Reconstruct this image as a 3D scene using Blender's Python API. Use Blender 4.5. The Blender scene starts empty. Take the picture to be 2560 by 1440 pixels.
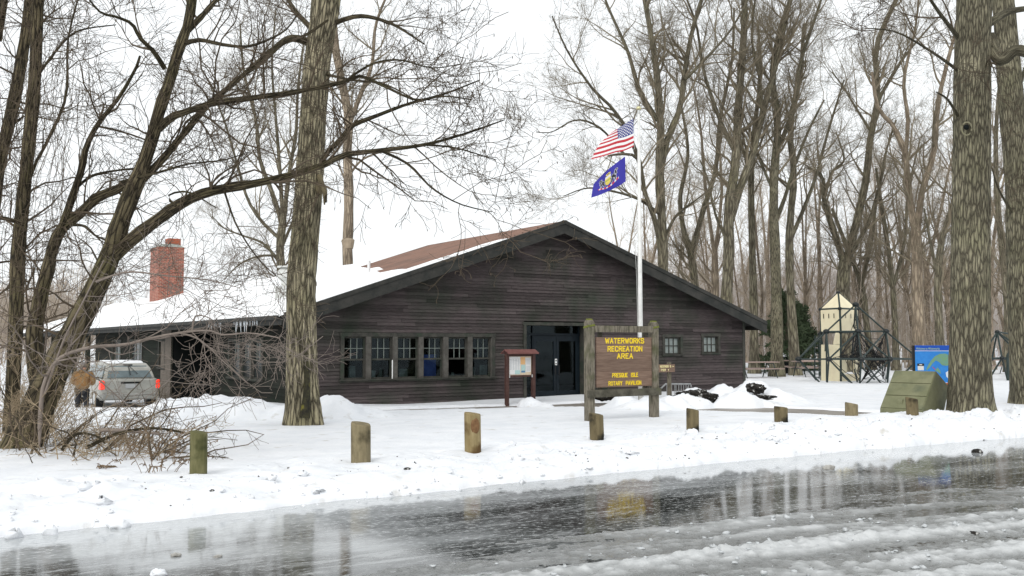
import bpy, bmesh, math, random
import numpy as np
from mathutils import Vector, Matrix
C = bpy.context.scene
COL = C.collection
R = math.radians
# ------------------------------------------------------------------ camera
F = 2411.0; HZ = 858.0; CAMH = 1.8
TH = math.atan((HZ-720)/F)
cam_d = bpy.data.cameras.new("camera"); cam = bpy.data.objects.new("camera", cam_d); COL.objects.link(cam)
cam.location = (0, 0, CAMH); cam.rotation_euler = (math.pi/2+TH, 0, 0)
cam_d.sensor_width = 36; cam_d.lens = F/2560*36; cam_d.clip_end = 3000; cam_d.clip_start = 0.1
C.camera = cam
C.render.resolution_x = 1024; C.render.resolution_y = 576
# ------------------------------------------------------------------ world + light
w = bpy.data.worlds.new("World"); C.world = w; w.use_nodes = True
nt = w.node_tree; nt.nodes.clear()
sky = nt.nodes.new('ShaderNodeTexSky'); sky.sky_type = 'NISHITA'; sky.sun_disc = False
sky.sun_elevation = R(38); sky.sun_rotation = R(200); sky.dust_density = 6; sky.air_density = 1.5; sky.ozone_density = 1
hs = nt.nodes.new('ShaderNodeHueSaturation'); hs.inputs['Saturation'].default_value = 0.12
mx = nt.nodes.new('ShaderNodeMix'); mx.data_type = 'RGBA'; mx.inputs[0].default_value = 0.8
mx.inputs[7].default_value = (8.6, 8.9, 9.1, 1)
bg = nt.nodes.new('ShaderNodeBackground'); bg.inputs['Strength'].default_value = 0.115
wo = nt.nodes.new('ShaderNodeOutputWorld')
nt.links.new(sky.outputs[0], hs.inputs['Color']); nt.links.new(hs.outputs[0], mx.inputs[6])
nt.links.new(mx.outputs[2], bg.inputs['Color']); nt.links.new(bg.outputs[0], wo.inputs[0])
sl = bpy.data.lights.new("sun", 'SUN'); sl.energy = 0.9; sl.angle = R(25); sl.color = (1, .97, .92)
so = bpy.data.objects.new("sun", sl); COL.objects.link(so); so.rotation_euler = (R(50), 0, R(-22))
C.view_settings.view_transform = 'Standard'; C.view_settings.look = 'None'
C.view_settings.exposure = 0.33; C.view_settings.gamma = 1
# ------------------------------------------------------------------ geometry of the view
def ray(px, py):
    u = (px-1280)/F; v = (720-py)/F
    return Vector((u, math.cos(TH)-v*math.sin(TH), math.sin(TH)+v*math.cos(TH)))
def P(px, py, Y):
    r = ray(px, py); return Vector((0, 0, CAMH))+r*(Y/r.y)
def G(px, py, z=0.0):
    r = ray(px, py); return Vector((0, 0, CAMH))+r*((z-CAMH)/r.z)
def XY(px, Y): return (px-1280)/F*Y/1.0016
# ------------------------------------------------------------------ noise
_rs = np.random.RandomState(7); _T = _rs.rand(256, 256)
def vn(x, y, s=0):
    x = np.asarray(x, float)+s*17.3; y = np.asarray(y, float)+s*9.7
    xi = np.floor(x).astype(int); yi = np.floor(y).astype(int); fx = x-xi; fy = y-yi
    fx = fx*fx*(3-2*fx); fy = fy*fy*(3-2*fy)
    a = _T[xi % 256, yi % 256]; b = _T[(xi+1) % 256, yi % 256]; c = _T[xi % 256, (yi+1) % 256]; d = _T[(xi+1) % 256, (yi+1) % 256]
    return (a*(1-fx)+b*fx)*(1-fy)+(c*(1-fx)+d*fx)*fy
def fbm(x, y, o=4, s=0, g=.5):
    t = 0; a = 1; n = 0
    for i in range(o):
        t = t+a*(vn(x*2**i, y*2**i, s+i*3)-.5)*2; n += a; a *= g
    return t/n
def sst(a, b, x):
    t = np.clip((np.asarray(x, float)-a)/(b-a), 0, 1); return t*t*(3-2*t)
# ------------------------------------------------------------------ object helpers
def tag(o, label=None, cat=None, group=None, kind=None):
    if label: o['label'] = label
    if cat: o['category'] = cat
    if group: o['group'] = group
    if kind: o['kind'] = kind
    return o
def thing(name, label, cat, loc=(0, 0, 0), rz=0, group=None):
    o = bpy.data.objects.new(name, None); COL.objects.link(o); o.location = loc; o.rotation_euler = (0, 0, rz)
    return tag(o, label, cat, group)
def npmesh(name, V, Fq, mats, parent=None, uv=None, smooth=False, mi=None):
    me = bpy.data.meshes.new(name); V = np.ascontiguousarray(V, dtype=np.float32); Fq = np.ascontiguousarray(Fq, dtype=np.int32)
    k = Fq.shape[1]
    me.vertices.add(len(V)); me.vertices.foreach_set('co', V.ravel())
    me.loops.add(Fq.size); me.loops.foreach_set('vertex_index', Fq.ravel())
    me.polygons.add(len(Fq)); me.polygons.foreach_set('loop_start', np.arange(0, Fq.size, k, dtype=np.int32))
    try: me.polygons.foreach_set('loop_total', np.full(len(Fq), k, dtype=np.int32))
    except Exception: pass
    if smooth: me.polygons.foreach_set('use_smooth', np.ones(len(Fq), dtype=bool))
    if mi is not None: me.polygons.foreach_set('material_index', np.ascontiguousarray(mi, dtype=np.int32))
    me.update(calc_edges=True)
    if uv is not None:
        l = me.uv_layers.new(name='UVMap'); l.data.foreach_set('uv', np.ascontiguousarray(uv, dtype=np.float32).ravel())
    for m in (mats if isinstance(mats, (list, tuple)) else [mats]): me.materials.append(m)
    o = bpy.data.objects.new(name, me); COL.objects.link(o)
    if parent: o.parent = parent
    return o
class MB:
    def __init__(s): s.v = []; s.f = []; s.m = []; s.mi = 0
    def face(s, pts):
        n = len(s.v); s.v += [tuple(p) for p in pts]; s.f.append(list(range(n, n+len(pts)))); s.m.append(s.mi)
    def box(s, a, b):
        x0, y0, z0 = a; x1, y1, z1 = b
        c = [(x0, y0, z0), (x1, y0, z0), (x1, y1, z0), (x0, y1, z0), (x0, y0, z1), (x1, y0, z1), (x1, y1, z1), (x0, y1, z1)]
        n = len(s.v); s.v += c
        for q in ((3, 2, 1, 0), (4, 5, 6, 7), (0, 1, 5, 4), (1, 2, 6, 5), (2, 3, 7, 6), (3, 0, 4, 7)):
            s.f.append([n+i for i in q]); s.m.append(s.mi)
    def hexa(s, c):   # 8 corners, bottom 4 ccw then top 4
        n = len(s.v); s.v += [tuple(p) for p in c]
        for q in ((3, 2, 1, 0), (4, 5, 6, 7), (0, 1, 5, 4), (1, 2, 6, 5), (2, 3, 7, 6), (3, 0, 4, 7)):
            s.f.append([n+i for i in q]); s.m.append(s.mi)
    def prism(s, poly, a, b, axis='y'):
        n = len(s.v); k = len(poly)
        mp = {'y': lambda p, t: (p[0], t, p[1]), 'x': lambda p, t: (t, p[0], p[1]), 'z': lambda p, t: (p[0], p[1], t)}[axis]
        s.v += [mp(p, a) for p in poly]+[mp(p, b) for p in poly]
        s.f.append(list(range(n+k-1, n-1, -1))); s.m.append(s.mi); s.f.append(list(range(n+k, n+2*k))); s.m.append(s.mi)
        for i in range(k):
            j = (i+1) % k; s.f.append([n+i, n+j, n+k+j, n+k+i]); s.m.append(s.mi)
    def tube(s, pts, rad, sides=8, cap=True):
        pts = [Vector(p) for p in pts]; n0 = len(s.v)
        if not isinstance(rad, (list, tuple)): rad = [rad]*len(pts)
        for i, p in enumerate(pts):
            t = (pts[min(i+1, len(pts)-1)]-pts[max(i-1, 0)]).normalized()
            a = Vector((0, 0, 1)) if abs(t.z) < .9 else Vector((1, 0, 0))
            u = t.cross(a).normalized(); v = t.cross(u)
            for j in range(sides):
                an = 2*math.pi*(j+.5)/sides; s.v.append(tuple(p+u*math.cos(an)*rad[i]+v*math.sin(an)*rad[i]))
        for i in range(len(pts)-1):
            for j in range(sides):
                k = (j+1) % sides
                s.f.append([n0+i*sides+j, n0+i*sides+k, n0+(i+1)*sides+k, n0+(i+1)*sides+j]); s.m.append(s.mi)
        if cap:
            s.f.append([n0+j for j in range(sides)][::-1]); s.m.append(s.mi)
            e = n0+(len(pts)-1)*sides; s.f.append([e+j for j in range(sides)]); s.m.append(s.mi)
    def ball(s, c, r, nu=10, nv=6, sc=(1, 1, 1)):
        n0 = len(s.v)
        for i in range(nv+1):
            ph = math.pi*i/nv
            for j in range(nu):
                th = 2*math.pi*j/nu
                s.v.append((c[0]+r*sc[0]*math.sin(ph)*math.cos(th), c[1]+r*sc[1]*math.sin(ph)*math.sin(th), c[2]-r*sc[2]*math.cos(ph)))
        for i in range(nv):
            for j in range(nu):
                k = (j+1) % nu; s.f.append([n0+i*nu+j, n0+i*nu+k, n0+(i+1)*nu+k, n0+(i+1)*nu+j]); s.m.append(s.mi)
    def build(s, name, mats, parent=None, bevel=0, smooth=False):
        me = bpy.data.meshes.new(name); me.from_pydata(s.v, [], s.f)
        for m in (mats if isinstance(mats, (list, tuple)) else [mats]): me.materials.append(m)
        me.polygons.foreach_set('material_index', s.m)
        bm = bmesh.new(); bm.from_mesh(me); bmesh.ops.recalc_face_normals(bm, faces=bm.faces)
        if bevel: bmesh.ops.bevel(bm, geom=list(bm.edges), offset=bevel, segments=1, affect='EDGES')
        bm.to_mesh(me); bm.free()
        if smooth: me.polygons.foreach_set('use_smooth', [True]*len(me.polygons))
        me.update()
        o = bpy.data.objects.new(name, me); COL.objects.link(o)
        if parent: o.parent = parent
        return o
def quick(name, mats, parent, fn, **k):
    m = MB(); fn(m); return m.build(name, mats, parent, **k)
# ------------------------------------------------------------------ materials
def mat(name, c1, c2=None, scale=5, stretch=(1, 1, 1), lo=.35, hi=.65, rough=.8, bump=0, bscale=None, spec=.3, coord='Object', detail=6, island=0, c3=None, s3=1.0, lo3=.5, hi3=.7, metal=0, dist=0):
    m = bpy.data.materials.new(name); m.use_nodes = True; n = m.node_tree.nodes; L = m.node_tree.links
    b = n['Principled BSDF']; b.inputs['Roughness'].default_value = rough; b.inputs['Specular IOR Level'].default_value = spec; b.inputs['Metallic'].default_value = metal
    b.inputs['Base Color'].default_value = (*c1, 1)
    tc = n.new('ShaderNodeTexCoord'); mp = n.new('ShaderNodeMapping'); mp.inputs['Scale'].default_value = stretch
    L.new(tc.outputs[coord], mp.inputs[0])
    out = None
    if c2 is not None:
        nz = n.new('ShaderNodeTexNoise'); nz.inputs['Scale'].default_value = scale; nz.inputs['Detail'].default_value = detail; nz.inputs['Roughness'].default_value = .65; nz.inputs['Distortion'].default_value = dist
        L.new(mp.outputs[0], nz.inputs['Vector'])
        r = n.new('ShaderNodeMapRange'); r.inputs[1].default_value = lo; r.inputs[2].default_value = hi; L.new(nz.outputs['Fac'], r.inputs[0])
        x = n.new('ShaderNodeMix'); x.data_type = 'RGBA'; x.inputs[6].default_value = (*c1, 1); x.inputs[7].default_value = (*c2, 1); L.new(r.outputs[0], x.inputs[0]); out = x.outputs[2]
    if c3 is not None:
        nz3 = n.new('ShaderNodeTexNoise'); nz3.inputs['Scale'].default_value = s3; nz3.inputs['Detail'].default_value = 5; L.new(tc.outputs[coord], nz3.inputs['Vector'])
        r3 = n.new('ShaderNodeMapRange'); r3.inputs[1].default_value = lo3; r3.inputs[2].default_value = hi3; L.new(nz3.outputs['Fac'], r3.inputs[0])
        x3 = n.new('ShaderNodeMix'); x3.data_type = 'RGBA'; x3.inputs[7].default_value = (*c3, 1)
        if out: L.new(out, x3.inputs[6])
        else: x3.inputs[6].default_value = (*c1, 1)
        L.new(r3.outputs[0], x3.inputs[0]); out = x3.outputs[2]
    if island:
        g = n.new('ShaderNodeNewGeometry'); r = n.new('ShaderNodeMapRange'); r.inputs[3].default_value = 1-island; r.inputs[4].default_value = 1+island
        L.new(g.outputs['Random Per Island'], r.inputs[0])
        x = n.new('ShaderNodeVectorMath'); x.operation = 'SCALE'
        if out: L.new(out, x.inputs[0])
        else: x.inputs[0].default_value = c1
        L.new(r.outputs[0], x.inputs['Scale']); out = x.outputs[0]
    if out: L.new(out, b.inputs['Base Color'])
    if bump:
        nb = n.new('ShaderNodeTexNoise'); nb.inputs['Scale'].default_value = bscale or scale*2; nb.inputs['Detail'].default_value = 6; L.new(mp.outputs[0], nb.inputs['Vector'])
        bp = n.new('ShaderNodeBump'); bp.inputs['Strength'].default_value = bump; bp.inputs['Distance'].default_value = .02; L.new(nb.outputs['Fac'], bp.inputs['Height']); L.new(bp.outputs[0], b.inputs['Normal'])
    return m
def bark(name, cr, cd, moss=None, su=14, sv=2.2, mosslo=.5, crack=.16):
    """furrowed bark: long interlaced ridges in (turn, metres) coordinates"""
    m = bpy.data.materials.new(name); m.use_nodes = True; n = m.node_tree.nodes; L = m.node_tree.links
    b = n['Principled BSDF']; b.inputs['Roughness'].default_value = .9; b.inputs['Specular IOR Level'].default_value = .15
    tc = n.new('ShaderNodeTexCoord'); mp = n.new('ShaderNodeMapping'); mp.inputs['Scale'].default_value = (su, sv, 1); L.new(tc.outputs['UV'], mp.inputs[0])
    dn = n.new('ShaderNodeTexNoise'); dn.inputs['Scale'].default_value = .8; dn.inputs['Detail'].default_value = 5; dn.inputs['Roughness'].default_value = .7; L.new(mp.outputs[0], dn.inputs['Vector'])
    ad = n.new('ShaderNodeMixRGB'); ad.blend_type = 'LINEAR_LIGHT'; ad.inputs[0].default_value = .55; L.new(mp.outputs[0], ad.inputs[1]); L.new(dn.outputs['Color'], ad.inputs[2])
    vo = n.new('ShaderNodeTexVoronoi'); vo.feature = 'DISTANCE_TO_EDGE'; vo.inputs['Scale'].default_value = 1; L.new(ad.outputs[0], vo.inputs['Vector'])
    r = n.new('ShaderNodeMapRange'); r.inputs[1].default_value = .0; r.inputs[2].default_value = crack; L.new(vo.outputs['Distance'], r.inputs[0])
    fn = n.new('ShaderNodeTexNoise'); fn.inputs['Scale'].default_value = 2.2; fn.inputs['Detail'].default_value = 8; fn.inputs['Roughness'].default_value = .75; L.new(mp.outputs[0], fn.inputs['Vector'])
    fr_ = n.new('ShaderNodeMapRange'); fr_.inputs[1].default_value = .36; fr_.inputs[2].default_value = .54; fr_.inputs[3].default_value = .62; L.new(fn.outputs['Fac'], fr_.inputs[0])
    mu0 = n.new('ShaderNodeMath'); mu0.operation = 'MULTIPLY'; L.new(r.outputs[0], mu0.inputs[0]); L.new(fr_.outputs[0], mu0.inputs[1])
    x = n.new('ShaderNodeMix'); x.data_type = 'RGBA'; x.inputs[6].default_value = (*cd, 1); x.inputs[7].default_value = (*cr, 1); L.new(mu0.outputs[0], x.inputs[0])
    out = x.outputs[2]
    nz = n.new('ShaderNodeTexNoise'); nz.inputs['Scale'].default_value = 1.6; nz.inputs['Detail'].default_value = 8; L.new(tc.outputs['Object'], nz.inputs['Vector'])
    y = n.new('ShaderNodeMixRGB'); y.blend_type = 'MULTIPLY'; y.inputs[0].default_value = .8
    rr = n.new('ShaderNodeMapRange'); rr.inputs[1].default_value = .3; rr.inputs[2].default_value = .7; rr.inputs[3].default_value = .6; rr.inputs[4].default_value = 1.3; L.new(nz.outputs['Fac'], rr.inputs[0])
    L.new(out, y.inputs[1]); L.new(rr.outputs[0], y.inputs[2]); out = y.outputs[0]
    if moss:
        n2 = n.new('ShaderNodeTexNoise'); n2.inputs['Scale'].default_value = .9; n2.inputs['Detail'].default_value = 5; L.new(tc.outputs['Object'], n2.inputs['Vector'])
        r2 = n.new('ShaderNodeMapRange'); r2.inputs[1].default_value = mosslo; r2.inputs[2].default_value = mosslo+.2; r2.inputs[4].default_value = .7; L.new(n2.outputs['Fac'], r2.inputs[0])
        z = n.new('ShaderNodeMix'); z.data_type = 'RGBA'; z.inputs[7].default_value = (*moss, 1); L.new(out, z.inputs[6])
        mu = n.new('ShaderNodeMath'); mu.operation = 'MULTIPLY'; L.new(r2.outputs[0], mu.inputs[0]); L.new(mu0.outputs[0], mu.inputs[1]); L.new(mu.outputs[0], z.inputs[0]); out = z.outputs[2]
    L.new(out, b.inputs['Base Color'])
    bp = n.new('ShaderNodeBump'); bp.inputs['Strength'].default_value = 1; bp.inputs['Distance'].default_value = .025; L.new(mu0.outputs[0], bp.inputs['Height']); L.new(bp.outputs[0], b.inputs['Normal'])
    return m
M = {}
M['snow'] = mat('snow', (.80, .81, .83), (.71, .73, .76), scale=1.6, rough=.6, bump=.5, bscale=11, spec=.15, c3=(.50, .48, .44), s3=3.4, lo3=.62, hi3=.80)
M['snow_roof'] = mat('roof snow', (.84, .85, .86), rough=.6, spec=.15, bump=.1, bscale=6)
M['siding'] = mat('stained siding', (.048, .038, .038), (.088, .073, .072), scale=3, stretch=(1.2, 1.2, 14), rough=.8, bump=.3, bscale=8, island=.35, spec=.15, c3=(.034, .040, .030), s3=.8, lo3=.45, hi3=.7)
M['siding_side'] = mat('shade toned side siding', (.014, .016, .013), (.030, .029, .025), scale=3, stretch=(1.2, 1.2, 14), rough=.85, bump=.3, bscale=8, island=.3, c3=(.016, .022, .016), s3=.8, lo3=.45, hi3=.7, spec=.08)  # front siding made darker and greener; eave shade put into the colour
M['trim'] = mat('weathered dark trim', (.030, .030, .026), (.065, .062, .052), scale=5, stretch=(1, 1, 1), rough=.8, bump=.3, c3=(.03, .04, .028), s3=3)
M['fascia'] = mat('dark fascia', (.018, .02, .018), (.045, .043, .038), scale=2.5, rough=.75, bump=.2)
M['shingle'] = mat('brown shingles', (.17, .095, .068), (.25, .14, .10), scale=7, stretch=(1, 5, 5), rough=.9, bump=.4, c3=(.13, .08, .06), s3=1.2)
M['soffit'] = mat('soffit', (.02, .02, .018), rough=.9)
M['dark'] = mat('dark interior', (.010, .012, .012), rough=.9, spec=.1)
M['muntin'] = mat('grey muntins', (.12, .15, .13), (.2, .22, .2), scale=20, rough=.7)
M['frost'] = mat('frosted glass', (.16, .19, .18), (.26, .29, .27), scale=9, rough=.35, spec=.5)
M['door'] = mat('dark blue door frame', (.004, .008, .012), (.008, .014, .019), scale=6, rough=.5, spec=.2)
M['step'] = mat('wet concrete', (.19, .165, .14), (.27, .245, .215), scale=2.5, rough=.45, spec=.5, c3=(.09, .07, .055), s3=1.1, lo3=.55)
M['metal'] = mat('galvanised metal', (.45, .46, .45), (.6, .6, .58), scale=4, rough=.4, metal=.6)
M['white'] = mat('white paint', (.8, .8, .78), rough=.4, spec=.5)
M['black'] = mat('black rubber', (.012, .013, .014), rough=.6)
M['ice'] = mat('ice', (.75, .8, .84), rough=.15, spec=.6)
M['cement'] = mat('cement cap', (.35, .36, .33), (.22, .24, .22), scale=6, rough=.9)
def glassmat():
    m = bpy.data.materials.new('window glass'); m.use_nodes = True; n = m.node_tree.nodes; L = m.node_tree.links; n.clear()
    o = n.new('ShaderNodeOutputMaterial'); t = n.new('ShaderNodeBsdfTransparent'); t.inputs[0].default_value = (.55, .62, .6, 1)
    g = n.new('ShaderNodeBsdfGlossy'); g.inputs['Roughness'].default_value = .04; g.inputs['Color'].default_value = (.62, .75, .8, 1)
    lw = n.new('ShaderNodeLayerWeight'); lw.inputs[0].default_value = .5; pw_ = n.new('ShaderNodeMath'); pw_.operation = 'POWER'; L.new(lw.outputs['Facing'], pw_.inputs[0]); pw_.inputs[1].default_value = 4; f = n.new('ShaderNodeMath'); f.operation = 'MULTIPLY_ADD'; L.new(pw_.outputs[0], f.inputs[0]); f.inputs[1].default_value = .9; f.inputs[2].default_value = .03
    
    x = n.new('ShaderNodeMixShader'); L.new(f.outputs[0], x.inputs[0]); L.new(t.outputs[0], x.inputs[1]); L.new(g.outputs[0], x.inputs[2]); L.new(x.outputs[0], o.inputs[0]); return m
M['glass'] = glassmat()
M['sideglass'] = mat('dark side glass', (.01, .014, .014), (.03, .035, .035), scale=3, rough=.25, spec=.25)
def brickmat():
    m = bpy.data.materials.new('red brick'); m.use_nodes = True; n = m.node_tree.nodes; L = m.node_tree.links; b = n['Principled BSDF']; b.inputs['Roughness'].default_value = .9
    tc = n.new('ShaderNodeTexCoord'); sp = n.new('ShaderNodeSeparateXYZ'); cb = n.new('ShaderNodeCombineXYZ'); ad = n.new('ShaderNodeMath'); ad.operation = 'ADD'
    L.new(tc.outputs['Object'], sp.inputs[0]); L.new(sp.outputs[0], ad.inputs[0]); L.new(sp.outputs[1], ad.inputs[1]); L.new(ad.outputs[0], cb.inputs[0]); L.new(sp.outputs[2], cb.inputs[1])
    k = n.new('ShaderNodeTexBrick'); k.inputs['Scale'].default_value = 1; k.inputs['Brick Width'].default_value = .24; k.inputs['Row Height'].default_value = .085; k.inputs['Mortar Size'].default_value = .012
    k.inputs['Color1'].default_value = (.27, .062, .042, 1); k.inputs['Color2'].default_value = (.24, .060, .038, 1); k.inputs['Mortar'].default_value = (.42, .27, .2, 1)
    L.new(cb.outputs[0], k.inputs['Vector'])
    nz = n.new('ShaderNodeTexNoise'); nz.inputs['Scale'].default_value = 2; nz.inputs['Detail'].default_value = 6; L.new(tc.outputs['Object'], nz.inputs['Vector'])
    r = n.new('ShaderNodeMapRange'); r.inputs[1].default_value = .3; r.inputs[2].default_value = .7; r.inputs[3].default_value = .65; r.inputs[4].default_value = 1.2; L.new(nz.outputs['Fac'], r.inputs[0])
    y = n.new('ShaderNodeMixRGB'); y.blend_type = 'MULTIPLY'; y.inputs[0].default_value = 1; L.new(k.outputs[0], y.inputs[1]); L.new(r.outputs[0], y.inputs[2]); L.new(y.outputs[0], b.inputs['Base Color'])
    return m
M['brick'] = brickmat()
# ------------------------------------------------------------------ building frame: local x along the gable wall, y away into depth
D1 = Vector((.8365, .5480, 0)); D2 = Vector((-.5480, .8365, 0)); BROT = math.atan2(.5480, .8365)
W0 = P(1385, 1000, 30.6); W0.z = 0
def onwall(px, py, v=0.0):      # pixel -> (u, z) on the plane y=v of the building frame
    r = ray(px, py); q = W0+D2*v-Vector((0, 0, CAMH)); t = D2.dot(q)/D2.dot(r); p = Vector((0, 0, CAMH))+r*t
    return (p-W0).dot(D1), p.z
def onside(px, py, u):          # pixel -> (v, z) on the plane x=u
    r = ray(px, py); q = W0+D1*u-Vector((0, 0, CAMH)); t = D1.dot(q)/D1.dot(r); p = Vector((0, 0, CAMH))+r*t
    return (p-W0).dot(D2), p.z
def tob(X, Y):
    d = np.stack([np.asarray(X, float)-W0.x, np.asarray(Y, float)-W0.y], -1)
    return d@np.array([D1.x, D1.y]), d@np.array([D2.x, D2.y])
RK = -.5
UA, ZA = onwall(1410, 552, RK); UR = onwall(1910, 806, RK)[0]; UL = onwall(722, 785, RK)[0]
UA = UA; HW = 9.1
SL = None
ZE = 2.58; SL = (ZA-ZE)/HW
UWL = UA-HW+.6; UWR = UA+HW-.6
print('BUILDING', UA, ZA, UL-UA, UR-UA, onwall(1875, 900)[0]-UA, 'wing', onside(1070, 605, UA), W0)
VM = onside(1070, 608, UA)[0]          # depth of the main roof
SW = 2.44; ZW = ZA-SW*SL; HWW = HW-SW; UWG = UA-SW; VEND = 56.5; VWALL = 29.0
# ------------------------------------------------------------------ terrain
def zedge(X):
    X = np.asarray(X, float); Xc = np.clip(X, -12, 18)
    return 12.5+.70*Xc-.008*Xc**2+(X-Xc)*np.where(X < 0, .7+.016*12, .7-.016*18)
MOUNDS = []
def mound(px, py, Y, rx, ry, noise=.5, sharp=1.0):
    p = P(px, py, Y); MOUNDS.append((p.x, p.y, rx, ry, p.z, noise, sharp))
mound(560, 990, 23.0, 1.5, 1.1, .9); mound(500, 995, 23.4, 1.3, 1.0, .9); mound(620, 1000, 22.6, .8, .8, .9); mound(440, 1000, 23.8, 1.1, .9, .9); mound(470, 1008, 24, 1.0, 1.0); mound(400, 1018, 24.5, 1.0, 1.0); mound(640, 1022, 22.5, .6, .7)
mound(705, 1010, 22.5, .45, .7); mound(835, 990, 22.5, .75, .8, .8); mound(900, 1007, 23.0, .8, .8)
mound(1322, 995, 27.3, .5, .45, .3); mound(1360, 1006, 27.0, .4, .4, .3)
mound(1560, 978, 26.5, .55, .8); mound(1620, 985, 25.5, .8, .8); mound(1680, 980, 26, .6, .7); mound(1735, 966, 28.6, .8, .9); mound(1800, 958, 28.8, .8, .9)
mound(1885, 950, 29.2, .9, 1.0); mound(1935, 972, 28.5, .9, 1.0); mound(1720, 985, 26.8, .9, .7); mound(1850, 975, 27.2, 1.0, .9)
PATH = [(-9, 22.4), (-3.1, 25.6), (2.2, 28.1), (4.4, 27.6), (7.1, 25.6), (8.9, 23.9), (14, 21.5), (24, 20)]
POSTZ = [tuple(P(px, y, Y_)) for px, y, Y_ in ((496, 1188, 11.9), (902, 1155, 13.1), (1182, 1130, 14.4), (1492, 1098, 16.0), (1731, 1082, 17.4), (1952, 1055, 19.4), (2128, 1043, 20.6), (2281, 1038, 20.1))]
def pathdist(X, Y):
    d = np.full(np.shape(X), 1e9)
    for (x0, y0), (x1, y1) in zip(PATH[:-1], PATH[1:]):
        dx, dy = x1-x0, y1-y0; t = np.clip(((X-x0)*dx+(Y-y0)*dy)/(dx*dx+dy*dy), 0, 1)
        d = np.minimum(d, np.hypot(X-x0-t*dx, Y-y0-t*dy))
    return d
def Hs(X, Y):
    X = np.asarray(X, float); Y = np.asarray(Y, float); q = (Y-zedge(X))*.8
    rt = sst(1, 7, X)
    h = .15+.03*fbm(X*.35, Y*.35, 3, 2)
    h = h+(.10+.13*rt)*np.exp(-((q-1.4-.3*rt)/(1.0+.5*rt))**2)*(1+.5*fbm(X*.7, Y*.7, 3, 5))
    bz = np.exp(-((q-1.1)/1.5)**2)
    wx = X+.25*fbm(X*1.3, Y*1.3, 2, 44); h = h+bz*(.17+.12*rt)*fbm(wx*2.2, Y*2.2, 5, 11, .62)+bz*.09*np.maximum(0, fbm(wx*4.2, Y*4.2, 3, 31)-.2)*2-bz*.08*np.maximum(0, fbm(wx*3.1, Y*3.1, 3, 37)-.22)*2
    h = h-.05*sst(5, 9, q)*(1-sst(11, 14, q))
    h = h+.4*np.maximum(0, sst(40, 200, Y))
    # ground falls away towards the car park behind
    h = h-.5*sst(-6, -11, X)*sst(24, 31, Y)*(1-sst(60, 110, Y))
    for (mx_, my_, rx, ry, z, nz, sh) in MOUNDS:
        g = np.exp(-(((X-mx_)/rx)**2+((Y-my_)/ry)**2)); hh = z*g*(1+nz*.5*fbm(X*1.8, Y*1.8, 4, 8)*(1-g*.4))+.10*g*fbm(X*4, Y*4, 3, 19)
        h = h+np.maximum(hh-h, 0)*sst(.04, .2, g)
    for (ax, ay, az) in POSTZ: g = np.exp(-(((X-ax*.975)/.75)**2+((Y-ay*.975)/.95)**2)); h = h+(az+.05*fbm(X*3, Y*3, 3, 71)-h)*np.clip(g*1.25, 0, 1)*.9
    pd = pathdist(X, Y); wf = .45+.55*sst(.5, 3.5, X); pm = 1-sst(.95, 1.3, pd/wf+.18*fbm(X*1.6, Y*1.6, 2, 3)); on = sst(-5, -3, X)
    far = np.ones_like(h)
    for (mx_, my_, rx, ry, z, nz, sh) in MOUNDS: far = far*(1-np.exp(-(((X-mx_)/rx)**2+((Y-my_)/ry)**2)*1.6))
    pm = pm*sst(.35, .65, far)*on
    h = h*(1-pm)+(-.05)*pm
    h = h-.07*np.exp(-((pd-1.7)/1.1)**2)*on
    u, v = tob(X, Y)
    ins = sst(UWL+.25, UWL+.5, u)*(1-sst(UWR-.5, UWR-.25, u))*sst(.25, .5, v)*(1-sst(VM+VWALL-VM-.6, VWALL-.3, v))
    h = h*(1-ins)-.9*ins
    ed = q+.10*fbm(X*1.5, Y*0+3, 3, 4)+.04*fbm(X*7, Y*7, 2, 6)
    k = np.clip(ed/.5, 0, 1); return np.where(ed < .5, h*(.42+.58*k)*np.clip(ed/.07+.2, 0, 1)-.12*(ed < 0), h)-.1*(ed < -.05)
def gz(x, y): return float(Hs(np.array([x]), np.array([y]))[0])
def graded(a, b, s0, g, smax=1e9):
    out = [a]; s = s0
    while out[-1] < b: out.append(out[-1]+s); s = min(s*g, smax)
    return out
xs = sorted([-x for x in graded(9, 500, .06, 1.06)[1:]])+list(np.arange(-9, 14, .06))+graded(14, 600, .06, 1.06)
ys = list(np.arange(-.35, 5.5, .055))+graded(5.5, 60, .06, 1.012)+graded(60.5, 900, .8, 1.1)
XX, QQ = np.meshgrid(np.array(xs), np.array(ys)); YY = zedge(XX)+QQ
ZZ = Hs(XX, YY)
def gridmesh(name, X, Y, Z, m, parent=None):
    ny, nx = X.shape; V = np.stack([X, Y, Z], -1).reshape(-1, 3)
    i = (np.arange(ny-1)[:, None]*nx+np.arange(nx-1)[None, :]).ravel()
    return npmesh(name, V, np.stack([i, i+1, i+nx+1, i+nx], -1), m, parent, smooth=True)
tag(gridmesh('snow_ground', XX, YY, ZZ, M['snow']), kind='structure')
xb = np.linspace(-300, 300, 200); yb = np.array([-14, -13.6, -13, -12, -10-20]+[-60, -400]); yb = np.array([0, .5, 1.2, 2, 3, 6, 20, 60, 400.])
XB, QB = np.meshgrid(xb, yb); YB = -7+.5*XB*0-QB+.0*XB
tag(gridmesh('snow_verge', XB[:, ::-1], YB, np.where(QB < .3, -.1, .35+.15*fbm(XB*.5, YB*.5, 3)), M['snow']), kind='structure')
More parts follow.
